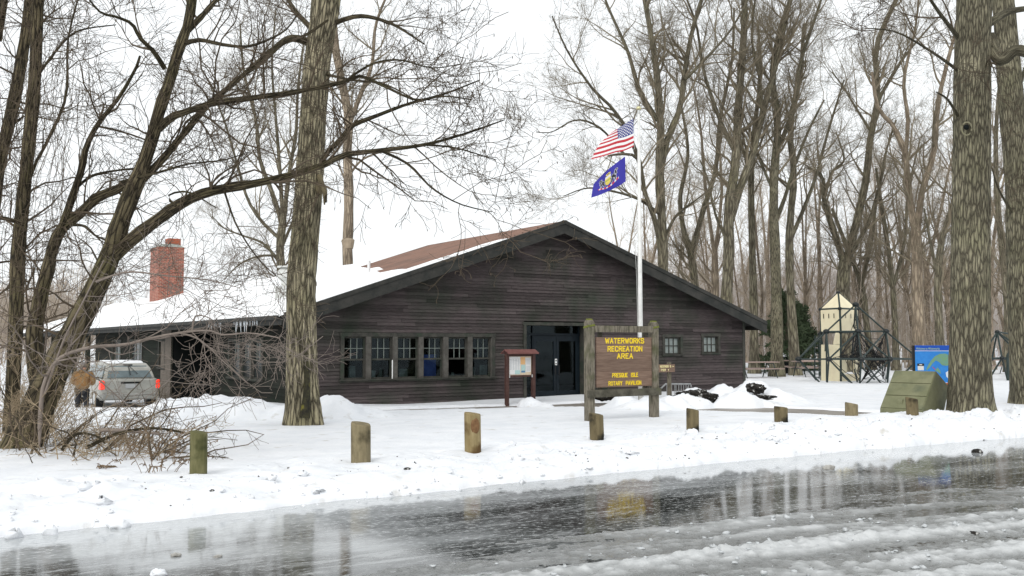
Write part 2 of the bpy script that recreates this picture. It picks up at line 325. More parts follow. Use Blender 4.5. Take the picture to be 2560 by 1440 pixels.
# ------------------------------------------------------------------ road
def roadmat():
    m = bpy.data.materials.new('wet icy asphalt'); m.use_nodes = True; n = m.node_tree.nodes; L = m.node_tree.links; b = n['Principled BSDF']
    tc = n.new('ShaderNodeTexCoord'); mp = n.new('ShaderNodeMapping'); mp.inputs['Rotation'].default_value = (0, 0, R(-30)); L.new(tc.outputs['Object'], mp.inputs[0])
    def noise(sx, sy, sc, det=8, ro=.65, dist=0):
        st = n.new('ShaderNodeMapping'); st.inputs['Scale'].default_value = (sx, sy, 1); L.new(mp.outputs[0], st.inputs[0])
        q = n.new('ShaderNodeTexNoise'); q.inputs['Scale'].default_value = sc; q.inputs['Detail'].default_value = det; q.inputs['Roughness'].default_value = ro; q.inputs['Distortion'].default_value = dist; L.new(st.outputs[0], q.inputs['Vector']); return q.outputs['Fac']
    def rng_(f, a, c, lo=0, hi=1):
        r = n.new('ShaderNodeMapRange'); r.inputs[1].default_value = a; r.inputs[2].default_value = c; r.inputs[3].default_value = lo; r.inputs[4].default_value = hi; L.new(f, r.inputs[0]); return r.outputs[0]
    def mix(f, a, c):
        x = n.new('ShaderNodeMix'); x.data_type = 'RGBA'; L.new(f, x.inputs[0])
        for k, v in ((6, a), (7, c)):
            if isinstance(v, tuple): x.inputs[k].default_value = (*v, 1)
            else: L.new(v, x.inputs[k])
        return x.outputs[2]
    big = noise(.25, .7, 1.0, 9, .62, .3); fine = noise(.8, 1.6, 14, 8, .8); grit = noise(1, 1, 90, 3, .7); strk = noise(.45, 2.4, 1.7, 10, .78, .5)
    c = mix(rng_(grit, .4, .65), (.014, .017, .016), (.05, .052, .05))
    c = mix(rng_(big, .46, .60, 0, .75), c, (.20, .21, .21))
    c = mix(rng_(strk, .53, .58, 0, .7), c, (.30, .31, .31))
    c = mix(rng_(fine, .53, .57, 0, .6), c, (.40, .41, .41))
    sp = n.new('ShaderNodeSeparateXYZ'); L.new(tc.outputs['Object'], sp.inputs[0])
    def mth(op, a, c_):
        q = n.new('ShaderNodeMath'); q.operation = op
        for k, v in ((0, a), (1, c_)):
            if isinstance(v, (int, float)): q.inputs[k].default_value = v
            else: L.new(v, q.inputs[k])
        return q.outputs[0]
    X_, Y_ = sp.outputs[0], sp.outputs[1]
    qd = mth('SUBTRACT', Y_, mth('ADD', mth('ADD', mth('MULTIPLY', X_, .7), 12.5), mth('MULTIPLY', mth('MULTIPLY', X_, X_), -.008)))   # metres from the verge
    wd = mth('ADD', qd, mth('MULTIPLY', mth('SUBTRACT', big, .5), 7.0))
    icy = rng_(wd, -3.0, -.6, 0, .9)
    ice_reflect = mth('MULTIPLY', icy, rng_(fine, .35, .55, .55, 1))
    c = mix(ice_reflect, c, (.50, .52, .53))  # pale verge band: ice plus the snowbank's reflection painted into the colour
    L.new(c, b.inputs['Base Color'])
    ad = n.new('ShaderNodeMath'); ad.operation = 'ADD'; L.new(rng_(strk, .50, .58, .015, .05), ad.inputs[0]); L.new(rng_(fine, .53, .58, 0, .25), ad.inputs[1]); L.new(ad.outputs[0], b.inputs['Roughness'])
    b.inputs['IOR'].default_value = 1.45; b.inputs['Specular IOR Level'].default_value = .55
    b1 = n.new('ShaderNodeBump'); b1.inputs['Strength'].default_value = .025; b1.inputs['Distance'].default_value = .012; L.new(strk, b1.inputs['Height'])
    b2 = n.new('ShaderNodeBump'); b2.inputs['Strength'].default_value = .06; b2.inputs['Distance'].default_value = .002; L.new(fine, b2.inputs['Height']); L.new(b1.outputs[0], b2.inputs['Normal']); L.new(b2.outputs[0], b.inputs['Normal'])
    return m
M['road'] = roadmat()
_rx = sorted(set([-400., -100., -50.]+list(np.arange(-24, 30, 1.))+[40., 80., 400.]))
_V = []; 
for x_ in _rx: _V += [(x_, -14, 0), (x_, float(zedge(x_))+.45, 0)]
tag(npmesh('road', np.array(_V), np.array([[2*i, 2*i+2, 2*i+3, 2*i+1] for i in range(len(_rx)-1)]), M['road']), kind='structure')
M['slush'] = mat('grey slush', (.55, .56, .56), (.40, .41, .41), scale=7, rough=.4, bump=.5, bscale=50, spec=.5)
def wet_low(m):       # low lying slush is soaked and darker, the heaped crests are drained and pale
    n = m.node_tree.nodes; L = m.node_tree.links; b = n['Principled BSDF']; src = b.inputs['Base Color'].links[0].from_socket
    tc = n.new('ShaderNodeTexCoord'); sp = n.new('ShaderNodeSeparateXYZ'); L.new(tc.outputs['Object'], sp.inputs[0])
    r = n.new('ShaderNodeMapRange'); r.inputs[1].default_value = .004; r.inputs[2].default_value = .038; L.new(sp.outputs[2], r.inputs[0])
    x = n.new('ShaderNodeMix'); x.data_type = 'RGBA'; x.inputs[6].default_value = (.17, .175, .17, 1); L.new(src, x.inputs[7]); L.new(r.outputs[0], x.inputs[0]); L.new(x.outputs[2], b.inputs['Base Color'])
    r2 = n.new('ShaderNodeMapRange'); r2.inputs[1].default_value = .004; r2.inputs[2].default_value = .03; r2.inputs[3].default_value = .12; r2.inputs[4].default_value = .5; L.new(sp.outputs[2], r2.inputs[0]); L.new(r2.outputs[0], b.inputs['Roughness'])
wet_low(M['slush'])
E = Vector((7.4, 3.1, 0)).normalized(); N_ = Vector((E.y, -E.x, 0)); O_ = Vector((-1.8, 7.46, 0))
ss = np.concatenate([np.arange(-6, 13, .028), np.arange(13, 40, .12)]); pp = np.arange(-1.9, 2.8, .022)
S_, P_ = np.meshgrid(ss, pp)
wob = .30*fbm(S_*.22, P_*.35, 3, 5)+.05*fbm(S_*1.3, P_*1.5, 3, 15)
p2 = P_+wob
band = .5+.5*np.sin(p2*2*math.pi/.58+1.9*fbm(S_*.12, P_*.9, 3, 9)*2+.6)
band = np.clip(.42*band+.58*(.5+1.4*fbm(S_*.22+.6*fbm(S_*.5, P_, 2, 61), p2*2.4, 5, 33)), 0, 1)
mask = sst(-.25, .9, p2)*1.0+.55*sst(-1.8, -.9, p2)*sst(-.15, .35, fbm(S_*.13, P_*.7, 3, 14))*sst(0, 5, S_)
mask = mask*sst(-1.0, 1.6, S_+p2*1.3+.5*fbm(S_*.6, P_*.8, 2, 3))
cl = fbm(S_*5, P_*6.5, 5, 21, .68); lump_ = np.maximum(0, vn(S_*13, P_*15, 4)-.45)*1.8
H_ = (.050*band**1.6+.038*np.maximum(cl, -.25)*(.3+band)+.032*lump_*(.15+band)+.009*(vn(S_*30, P_*30, 7)-.5))*np.clip(mask, 0, 1.1)+.013*np.clip(mask*1.6, 0, 1)*(.7+.6*fbm(S_*.8, P_*3, 3, 51))-.010
H_ = np.where(P_ < -1.85, -.05, H_)
XS = O_.x+E.x*S_+N_.x*P_; YS = O_.y+E.y*S_+N_.y*P_
tag(gridmesh('slush', XS[:, ::-1], YS[:, ::-1], H_[:, ::-1], M['slush']), kind='structure')
def crumbs(name, lab, cat, X, Y, Z, S, m, seed):
    rng = np.random.RandomState(seed); n = len(X); nu, nv = 7, 5; th = np.arange(nu)*2*np.pi/nu; ph = np.linspace(.15, np.pi-.15, nv); TT, PP = np.meshgrid(th, ph)
    u = np.stack([np.sin(PP)*np.cos(TT), np.sin(PP)*np.sin(TT), -np.cos(PP)], -1).reshape(-1, 3)
    k = 1+.3*rng.normal(size=(n, len(u), 1)); V = u[None]*k*S[:, None, None]*np.stack([rng.uniform(.7, 1.5, n), rng.uniform(.7, 1.5, n), rng.uniform(.4, .9, n)], -1)[:, None, :]+np.stack([X, Y, Z], -1)[:, None, :]
    a = (np.arange(nv-1)[:, None]*nu+np.arange(nu)[None]); b = (np.arange(nv-1)[:, None]*nu+(np.arange(nu)[None]+1) % nu); f = np.stack([a.ravel(), b.ravel(), (b+nu).ravel(), (a+nu).ravel()], -1)
    Fq = (f[None]+np.arange(n)[:, None, None]*len(u)).reshape(-1, 4)
    return tag(npmesh(name, V.reshape(-1, 3), Fq, m), lab, cat, kind='stuff')
rc = np.random.RandomState(12)
n = 900; X_ = rc.uniform(-9, 16, n); q_ = np.abs(rc.normal(size=n))*1.0-.15+(X_ > 2)*rc.uniform(0, .8, n); Y_ = zedge(X_)+q_/.8; S__ = .008+.03*rc.rand(n)**3+.05*(rc.rand(n) > .97)
crumbs('snow_crumbs', 'crumbs and small lumps of snow strewn along the ploughed bank', 'snow crumbs', X_, Y_, np.maximum(Hs(X_, Y_), 0)+S__*.2, S__, M['snow'], 1)
n = 260; X_ = rc.uniform(-7, 16, n); q_ = rc.uniform(.0, 2.3, n); Y_ = zedge(X_)+q_; S__ = .004+.014*rc.rand(n)**3
crumbs('grit', 'dark grit and leaf scraps scattered over the snowbank', 'grit', X_, Y_, np.maximum(Hs(X_, Y_), 0)+S__*.3, S__, mat('grit', (.05, .04, .03)), 2)
n = 1000; s_ = rc.uniform(-2, 12, n); p_ = rc.uniform(-1.6, 2.6, n); X_ = O_.x+E.x*s_+N_.x*p_; Y_ = O_.y+E.y*s_+N_.y*p_; S__ = .006+.022*rc.rand(n)**2.4
jj = np.clip(np.searchsorted(ss, s_), 0, len(ss)-1); ii = np.clip(np.searchsorted(pp, p_), 0, len(pp)-1); zz_ = H_[ii, jj]; ok = zz_ > .006
crumbs('ice_crumbs', 'loose ice crystals lying on the slush tracks', 'ice crumbs', X_[ok], Y_[ok], zz_[ok]+S__[ok]*.3, S__[ok], mat('ice crumb', (.50, .52, .53), rough=.3, spec=.5), 3)
# path
def ribbon(name, pts, hw, z, m):
    V = []; 
    for i, p in enumerate(pts):
        a = Vector(pts[max(i-1, 0)]); b = Vector(pts[min(i+1, len(pts)-1)]); t = (b-a).normalized(); nn = Vector((-t.y, t.x))
        V += [(p[0]+nn.x*hw, p[1]+nn.y*hw, z), (p[0]-nn.x*hw, p[1]-nn.y*hw, z)]
    Fq = [[2*i+1, 2*i+3, 2*i+2, 2*i] for i in range(len(pts)-1)]
    return tag(npmesh(name, np.array(V), np.array(Fq), m), kind='structure')
ribbon('path', PATH, 1.5, .012, M['step'])
# ------------------------------------------------------------------ building
B = thing('park_pavilion', 'long low dark brown clapboard building with wide snowy gable roof and brick chimney', 'building', tuple(W0), BROT)
ZB = -.25
def roofz(u): return ZA-SL*abs(u-UA)
fr_w = [onwall(851, 832), onwall(1235, 951)]
WG = (fr_w[0][0], fr_w[1][0], (onwall(851, 957)[1]+fr_w[1][1])/2, fr_w[0][1])     # window group u0,u1,z0,z1
DR = (onwall(1310, 900)[0], onwall(1464, 900)[0], .02, onwall(1385, 806)[1])
SM = []
for (a, b_, t, bo) in ((1656, 1704, 837, 892), (1753, 1798, 835, 888)):
    p = onwall(a, t); q = onwall(b_, bo); SM.append((p[0], q[0], q[1], p[1]))
print('WG', WG, 'DR', DR, 'SM', SM, 'ZB', ZB)
rnd = random.Random(3)
def siding(mp, lo, hi, z0, z1, holes, step=.098):
    m = MB(); z = z0
    while z < z1:
        zt = min(z+step+.012, z1); zm = z+step/2
        iv = [(lo(zm), hi(zm))]
        for h in holes:
            if h[2] < zm < h[3]:
                nv = []
                for a, b in iv:
                    if h[0] > a: nv.append((a, min(b, h[0])))
                    if h[1] < b: nv.append((max(a, h[1]), b))
                iv = [x for x in nv if x[1]-x[0] > .01]
        for a, b in iv:
            if b <= a: continue
            x = a
            while x < b-.001:
                e = min(b, x+rnd.uniform(1.2, 4.2)); e = b if b-e < .4 else e
                j = rnd.uniform(-.004, .004); k = rnd.uniform(.022, .036)
                m.face([mp(x, k, z+j+.005), mp(e-.003, k, z+j+.005+rnd.uniform(-.003, .003)), mp(e-.003, .003, zt), mp(x, .003, zt)])
                m.face([mp(x, k, z+j+.005), mp(x, .008, z+j+.007), mp(e-.003, .008, z+j+.007), mp(e-.003, k, z+j+.005)])
                x = e
        z += step
    return m
def gl(z): return max(UWL, UA-(ZA-z)/SL+.1)
def gh(z): return min(UWR, UA+(ZA-z)/SL-.1)
fw = siding(lambda u, d, z: (u, -d, z), gl, gh, ZB, ZA-.1, [WG, DR]+SM)
wall = fw.build('front_wall', M['siding'], B)
# side wall
PORCH = (onside(540, 900, UWL)[0], onside(432, 900, UWL)[0], -1, 2.2)
sw1 = [onside(575, 848, UWL), onside(659, 957, UWL)]
SWW = (sw1[1][0], sw1[0][0], sw1[1][1]+.0, sw1[0][1])
sws = [SWW]
for a, b_ in ((398, 415), (326, 357), (282, 304)):
    v0 = onside(b_, 900, UWL)[0]; v1 = onside(a, 900, UWL)[0]; sws.append((v0, v1, .75, 1.95))
print('PORCH', PORCH, 'SW', sws)
wtop = ZE+.25
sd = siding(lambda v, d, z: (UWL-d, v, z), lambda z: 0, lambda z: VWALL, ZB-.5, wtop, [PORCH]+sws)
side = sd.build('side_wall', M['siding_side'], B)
def shell(m):
    t = .02
    m.box((UWR, t, ZB), (UWR+.01, VM-.5, roofz(UWR)-.02)); m.box((UWL+.03, VM-.6, ZB), (UWR-.01, VM-.5, ZE+.1))      # right, back of the main gable
    m.prism([(UWL+.3, ZE+.1), (UWR-.3, ZE+.1), (UA, ZA-.25)], VM-.6, VM-.5)
    m.box((UWL+.03, VWALL-.1, ZB-.5), (UWG+HWW-.6, VWALL, 2.85)); m.prism([(UWL+.3, 2.85), (UWG+HWW-.9, 2.85), (UWG, ZW-.25)], VEND-.4, VEND-.3)
    m.box((UWG+HWW-.6, VM-.5, ZB-.5), (UWG+HWW-.5, VWALL, 2.7))
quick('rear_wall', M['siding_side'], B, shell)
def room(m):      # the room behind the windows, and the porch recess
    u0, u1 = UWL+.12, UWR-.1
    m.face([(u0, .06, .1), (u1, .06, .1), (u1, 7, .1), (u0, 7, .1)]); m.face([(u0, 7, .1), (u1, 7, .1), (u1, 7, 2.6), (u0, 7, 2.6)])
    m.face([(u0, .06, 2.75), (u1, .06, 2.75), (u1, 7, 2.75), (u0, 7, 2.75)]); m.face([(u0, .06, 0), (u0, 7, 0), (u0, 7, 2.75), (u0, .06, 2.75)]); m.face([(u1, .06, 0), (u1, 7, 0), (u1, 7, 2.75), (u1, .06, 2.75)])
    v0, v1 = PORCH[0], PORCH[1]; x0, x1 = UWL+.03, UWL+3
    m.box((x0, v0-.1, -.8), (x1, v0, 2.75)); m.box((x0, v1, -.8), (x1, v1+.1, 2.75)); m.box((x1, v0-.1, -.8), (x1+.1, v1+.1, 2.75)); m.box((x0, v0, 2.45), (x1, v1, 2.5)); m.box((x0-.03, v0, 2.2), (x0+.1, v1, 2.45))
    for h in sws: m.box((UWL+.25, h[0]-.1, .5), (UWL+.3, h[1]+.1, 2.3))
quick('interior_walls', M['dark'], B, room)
quick('porch_pillar', mat('brown pillar', (.09, .075, .06), (.13, .11, .09), scale=4, rough=.85), B, lambda m: m.box((UWL-.05, onside(430, 900, UWL)[0]+.02, -.8), (UWL+.25, onside(405, 900, UWL)[0], ZE+.0)))
# corner boards, base board
quick('corner_board', M['trim'], B, lambda m: (m.box((UWR-.1, -.034, ZB), (UWR+.03, .1, roofz(UWR)-.1)),))
quick('corner_board', M['trim'], B, lambda m: (m.box((UWL-.034, -.036, ZB), (UWL+.1, -.005, roofz(UWL)-.1)), m.box((UWL-.036, -.004, ZB), (UWL-.004, .1, roofz(UWL)-.1))))
# windows ----------------------------------------------------
def sash_window(parent, mp, u0, u1, z0, z1, cols, rows, split, frame=.06, bar=.018, depth=.05, glass='glass', mb='muntin', lower_plain=True):
    f = MB()
    def bx(a, b, c, d, y0, y1): f.box(*sorted2(mp(a, y0, c), mp(b, y1, d)))
    fr = .05
    bx(u0, u0+fr, z0, z1, depth-.02, depth+.03); bx(u1-fr, u1, z0, z1, depth-.02, depth+.03); bx(u0+fr, u1-fr, z0, z0+fr, depth-.02, depth+.03); bx(u0+fr, u1-fr, z1-fr, z1, depth-.02, depth+.03)
    if split: bx(u0+fr, u1-fr, split-.025, split+.025, depth-.035, depth+.028)
    w = f.build('window_sash', M['trim'], parent)
    p = MB(); a = mp(u0+fr, depth+.01, z0+fr); b = mp(u1-fr, depth+.01, z0+fr); c = mp(u1-fr, depth+.01, z1-fr); d = mp(u0+fr, depth+.01, z1-fr); p.face([a, b, c, d])
    p.build('pane', M[glass], w)
    g = MB(); f = g
    zz0 = (split+.025) if split else z0+fr; zz1 = z1-fr
    for i in range(1, cols):
        x = u0+fr+(u1-u0-2*fr)*i/cols; bx(x-bar/2, x+bar/2, zz0, zz1, depth-.012, depth+.008)
    for i in range(1, rows):
        z = zz0+(zz1-zz0)*i/rows; bx(u0+fr, u1-fr, z-bar/2, z+bar/2, depth-.014, depth+.006)
    g.build('muntins', M[mb], w)
    return w
def sorted2(a, b): return tuple(min(x, y) for x, y in zip(a, b)), tuple(max(x, y) for x, y in zip(a, b))
fm = lambda u, d, z: (u, d, z)
sm_ = lambda v, d, z: (UWL+d, v, z)
def frame_ring(m, mp, u0, u1, z0, z1, w, y0, y1, sill=True):
    for a, b, c, d in ((u0-w, u0, z0, z1), (u1, u1+w, z0, z1), (u0-w-.02, u1+w+.02, z1, z1+w), (u0-w-.02, u1+w+.02, z0-w*.7, z0)):
        m.box(*sorted2(mp(a, y0, c), mp(b, y1, d)))
    if sill: m.box(*sorted2(mp(u0-w-.05, y0-.05, z0-.03), mp(u1+w+.05, y0, z0+.005)))
wgr = MB(); frame_ring(wgr, fm, WG[0]+.1, WG[1]-.1, WG[2]+.1, WG[3]-.1, .11, -.055, .10)
xsash = [(862, 909), (930, 976), (996, 1041), (1060.6, 1102.6), (1122.7, 1164), (1183, 1223)]
us = [(onwall(a, 900)[0]-.05, onwall(b, 900)[0]+.05) for a, b in xsash]
wz0, wz1 = WG[2]+.1, WG[3]-.1; split = onwall(1080, 897)[1]
M['mull'] = mat('weathered mullions', (.06, .055, .048), (.105, .10, .088), scale=7, rough=.8, bump=.3)
prev = WG[0]+.1
for a, b in us+[(WG[1]-.1, 0)]:
    wgr.mi = 1; wgr.box((prev, -.05, wz0), (a, .10, wz1)) if a > prev else None; prev = b
winf = wgr.build('window_frame', [M['trim'], M['mull']], B)
for a, b in us: sash_window(winf, fm, a, b, wz0, wz1, 3, 2, split)
# things seen behind the glass
M['blue'] = mat('blue poster', (.02, .045, .22), (.03, .07, .3), scale=8, rough=.6)
M['pale'] = mat('pale clutter', (.14, .17, .175), (.05, .07, .075), scale=6, rough=.7)
u = us[3]; quick('poster', M['blue'], winf, lambda m: m.box((u[0]+.04, .32, wz0), (u[1]-.04, .33, split+.12)))
r = random.Random(5)
for k in range(6):
    a, b_ = us[k]
    for j in range(3): x = r.uniform(a+.05, b_-.15); h = r.uniform(.1, .38); yy = .36+.09*j; quick('box_on_sill', M['pale'], winf, lambda m: m.box((x, yy, wz0-.1), (x+.1+.18*((k*3+j) % 4)/3, yy+.04, wz0+h)), bevel=.02)
quick('caulk_strip', M['white'], winf, lambda m: m.box((us[1][1]-.03, -.07, wz0), (us[1][1]-.005, -.0505, split-.02)))
for (a, b, c, d) in SM:
    q = MB(); frame_ring(q, fm, a+.08, b-.08, c+.08, d-.08, .1, -.05, .08); wf = q.build('window_frame', M['trim'], B)
    sash_window(wf, fm, a+.08, b-.08, c+.08, d-.08, 3, 2, None, glass='frost', mb='trim', bar=.03)
for k, (a, b, c, d) in enumerate(sws):
    q = MB(); frame_ring(q, sm_, a+.08, b-.08, c+.08, d-.08, .1, -.05, .08); wf = q.build('window_frame', M['trim'], B)
    n = 3 if k == 0 else 1; wd = (b-a-.16)/n
    if k == 0:
        for j in (1, 2): x = a+.08+wd*j; quick('mullion', M['mull'], wf, lambda m: m.box((UWL-.04, x-.05, c+.08), (UWL+.1, x+.05, d-.08)))
    for j in range(n):
        x = a+.08+wd*j; g_ = .05 if n > 1 else 0
        sash_window(wf, sm_, x+g_, x+wd-g_, c+.08, d-.08, 3, 1 if k == 0 else 2, (c+d)/2 if k == 0 else None, bar=.03, glass='sideglass')
# door --------------------------------------------------------
q = MB(); u0, u1, z0, z1 = DR; frame_ring(q, fm, u0+.06, u1-.02, .02, z1-.1, .1, -.06, .35, sill=False)
q.box((u0+.06, .0, -.2), (u1-.02, .4, .045))
dfr = q.build('door_surround', M['trim'], B)
dz = onwall(1385, 839, .3)[1]; dl = onwall(1332, 900, .3)[0]; dr = onwall(1444, 900, .3)[0]; dmid = onwall(1389, 900, .3)[0]
q = MB(); yf = .26
q.box((dl-.05, yf, .05), (dl, yf+.08, z1-.1)); q.box((dr, yf, .05), (dr+.05, yf+.08, z1-.1)); q.box((u0+.06, yf+.002, dz), (u1-.02, yf+.075, dz+.07))
q.box((u0+.062, yf+.003, .05), (dl-.052, yf+.07, .2)); q.box((dr+.052, yf+.003, .05), (u1-.022, yf+.07, .2))
sf = q.build('storefront_frame', M['door'], B)
quick('transom_pane', M['glass'], sf, lambda m: m.face([(u0+.06, yf+.04, dz+.07), (u1-.02, yf+.04, dz+.07), (u1-.02, yf+.04, z1-.1), (u0+.06, yf+.04, z1-.1)]))
for a, b in ((u0+.06, dl-.05), (dr+.05, u1-.02)):
    quick('sidelight_pane', M['glass'], sf, lambda m: m.face([(a, yf+.04, .2), (b, yf+.04, .2), (b, yf+.04, dz), (a, yf+.04, dz)]))
for a, b, s in ((dl+.005, dmid-.005, 1), (dmid+.005, dr-.005, -1)):
    st = .10; q = MB(); q.box((a, yf, .06), (a+st, yf+.05, dz-.01)); q.box((b-st, yf, .06), (b, yf+.05, dz-.01)); q.box((a+st, yf, .06), (b-st, yf+.05, .28)); q.box((a+st, yf, dz-.18), (b-st, yf+.05, dz-.01))
    d = q.build('door', M['door'], B)
    quick('pane', M['glass'], d, lambda m: m.face([(a+st, yf+.025, .28), (b-st, yf+.025, .28), (b-st, yf+.025, dz-.18), (a+st, yf+.025, dz-.18)]))
    hx = (b-.07 if s > 0 else a+.07)
    quick('door_handle', M['black'], d, lambda m: (m.tube([(hx, yf-.05, .8), (hx, yf-.05, 1.1)], .018), m.tube([(hx, yf-.05, .8), (hx, yf, .8)], .012), m.tube([(hx, yf-.05, 1.1), (hx, yf, 1.1)], .012)))
quick('door_notice', [M['white'], M['black']], B, lambda m: (m.box((dmid-.06, yf-.012, 1.10), (dmid+.02, yf-.002, 1.30)), setattr(m, 'mi', 1), m.box((dmid-.045, yf-.014, 1.22), (dmid+.005, yf-.0125, 1.27)), m.box((dmid-.045, yf-.014, 1.13), (dmid+.005, yf-.0125, 1.17))))
# step in front of the door
ds = quick('doorstep', M['step'], B, lambda m: m.box((u0-.6, -1.3, -.3), (u1+1.6, -.03, .02)), bevel=.01)
# roof -------------------------------------------------------
T = .14
def slopes(m, uc, hw, za, v0, v1, left=True, right=True):
    for s, on in ((-1, left), (1, right)):
        if not on: continue
        e = uc+s*hw; ze = za-SL*hw
        m.hexa([(uc, v0, za-T), (e, v0, ze-T), (e, v1, ze-T), (uc, v1, za-T), (uc, v0, za), (e, v0, ze), (e, v1, ze), (uc, v1, za)])
q = MB(); slopes(q, UA, HW, ZA, RK, VM+.0); slopes(q, UWG, HWW, ZW, VM, VEND)
roof = q.build('roof', M['shingle'], B)
def undr(m):
    for s in (-1, 1):
        e = UA+s*(HW-.02); ze = ZA-SL*(HW-.02); m.face([(UA, RK+.05, ZA-T-.012), (e, RK+.05, ze-T-.012), (e, VM-.02, ze-T-.012), (UA, VM-.02, ZA-T-.012)])
        e = UWG+s*(HWW-.02); ze = ZW-SL*(HWW-.02); m.face([(UWG, VM, ZW-T-.012), (e, VM, ze-T-.012), (e, VEND-.02, ze-T-.012), (UWG, VEND-.02, ZW-T-.012)])
quick('soffit', M['soffit'], roof, undr)
def rake(m, s, uc, hw, za, v, sg=-1):
    for (o0, o1, dz0, dz1) in ((.0, .04, -.40, -.10), (-.03, .07, -.10, .02)):
        y0, y1 = v-o1 if sg < 0 else v, v-o0 if sg < 0 else v+o1
        y0, y1 = (v-o1, v-o0) if sg < 0 else (v+o0, v+o1)
        e = uc+s*(hw+.02); ze = za-SL*(hw+.02)
        m.hexa([(uc, y0, za+dz0), (e, y0, ze+dz0), (e, y1, ze+dz0), (uc, y1, za+dz0), (uc, y0, za+dz1), (e, y0, ze+dz1), (e, y1, ze+dz1), (uc, y1, za+dz1)])
for s in (-1, 1): quick('rake_board', M['fascia'], roof, lambda m: rake(m, s, UA, HW, ZA, RK-.002))
quick('rake_board', M['fascia'], roof, lambda m: rake(m, -1, UWG, HWW, ZW, VEND+.03, 1))
e = UA-HW; quick('eave_fascia', M['fascia'], roof, lambda m: m.box((e-.05, RK+.01, ZE-.30), (e-.004, VEND, ZE-.02)))
quick('gutter', M['fascia'], roof, lambda m: (m.box((e-.16, RK+.06, ZE-.16), (e-.052, VEND-.1, ZE-.05))))
e2 = UA+HW; quick('eave_fascia', M['fascia'], roof, lambda m: m.box((e2+.004, RK+.01, ZE-.30), (e2+.05, VM, ZE-.02)))
# snow on the left slope : a height field that thins out over the bare shingles
vs = np.concatenate([np.arange(RK-.06, VM+.03, .07), np.arange(VM+.03, VEND+.1, .25)]); us_ = np.concatenate([np.arange(0, .6, .04), np.arange(.6, HW+.18, .07)])
Vg, Dg = np.meshgrid(vs, us_)       # Dg = distance from the ridge line down the slope (plan)
okw = np.where(Vg > VM, Dg >= SW, True)
# bare zone : from the ridge down, deeper toward the front; boundary runs diagonally
bd = 6.5-.31*Vg+.5*fbm(Vg*.6, Dg*.9, 4, 3)+2.3*fbm(Vg*.22, Dg*4.2, 3, 7)
bd = np.minimum(bd, 5.3+.6*fbm(Vg*.5, Dg*2.6, 3, 5))
cover = sst(-.35, .35, Dg-bd)
cover = np.maximum(cover, (1-sst(.10, .4, Vg-RK+.12*fbm(Vg*0+1, Dg*1.5, 3, 12)))*sst(1.6, 3.2, Dg+.4*fbm(Vg, Dg, 2, 2)))
cover = np.where(Vg > VM, 1-.9*sst(.5, .8, fbm(Vg*.3, Dg*.3, 2, 41)+.35*np.exp(-((Dg-SW)/.5)**2)*(Vg < 34)*(Vg > 26)), cover)
th = (.11+.03*fbm(Vg*.5, Dg*.5, 3, 6)+.015*fbm(Vg*2, Dg*2, 2, 9))*cover-.02*(1-cover)
edge = sst(0, .12, HW+.12-Dg); th = th*np.sqrt(edge)+(-.06)*(1-edge)
th = np.where(Vg < RK-.03, -.03, th)
ridgew = np.where(Vg > VM, Dg-SW, Dg)
th = np.where(ridgew < -.001, -.3, th)
zs = ZA-SL*Dg+th
rs = gridmesh('roof_snow', (UA-Dg)[:, ::-1], Vg[:, ::-1], zs[:, ::-1], M['snow_roof'], B)
# chimney ----------------------------------------------------
cu0 = UA-SW-.45-1.46; cu1 = UA-SW-.45; cv = 33.7; cq = 2.1
zr = lambda u: ZA-SL*(UA-u)
ct = onwall(425, 617, cv)[1]
print('chimney top', ct)
def chim(m): m.prism([(cu0, zr(cu0)-.3), (cu1, zr(cu1)-.3), (cu1, ct), (cu0, ct)], cv, cv+cq)
ch = quick('chimney', M['brick'], B, chim)
quick('chimney_cap', M['cement'], ch, lambda m: m.hexa([(cu0-.03, cv-.03, ct), (cu1+.03, cv-.03, ct), (cu1+.03, cv+cq+.03, ct), (cu0-.03, cv+cq+.03, ct), (cu0+.3, cv+.3, ct+.2), (cu1-.3, cv+.3, ct+.2), (cu1-.3, cv+cq-.3, ct+.2), (cu0+.3, cv+cq-.3, ct+.2)]))
cm = (cu0+cu1)/2
quick('flue_tile', mat('clay flue', (.36, .10, .05), (.3, .08, .04), scale=5), ch, lambda m: m.box((cm-.1, cv+.4, ct+.15), (cm+.62, cv+1.2, ct+.55)))
# turbine vent, pipe
uv_, vv_ = None, None
def onroof(px, py):
    r = ray(px, py); nrm = (D1*(-SL)+Vector((0, 0, 1))); p0 = W0+Vector((0, 0, ZA))+D1*UA; c = Vector((0, 0, CAMH)); t = nrm.dot(p0-c)/nrm.dot(r); p = c+r*t
    return (p-W0).dot(D1), (p-W0).dot(D2), p.z
def vent(m):
    u, v, z = VENT; m.box((u-.25, v-.25, z-.3), (u+.25, v+.25, z+.42)); 
    m.tube([(u, v, z+.42), (u, v, z+.6)], .13, 12)
    m.tube([(u, v, z+.6), (u, v, z+.68), (u, v, z+.9), (u, v, z+1.02)], [.16, .24, .24, .1], 14); m.tube([(u, v, z+1.0), (u, v, z+1.05)], [.26, .26], 14)
VENT = onroof(713, 750)
vm_ = quick('roof_vent', mat('white vent metal', (.62, .63, .6), (.5, .5, .48), scale=4, rough=.5), B, vent)
pu = onroof(922, 687); print('roofpts', [tuple(round(a,2) for a in onroof(*p)) for p in ((940,690),(1000,670),(1130,645),(1290,600),(1340,585),(930,662),(1070,640),(1200,620))]);print('vent', VENT, 'pipe', pu)
quick('vent_pipe', mat('pvc pipe', (.7, .7, .7), rough=.5), B, lambda m: (m.tube([(pu[0], pu[1], pu[2]-.1), (pu[0], pu[1], pu[2]+.45)], .05, 10)))
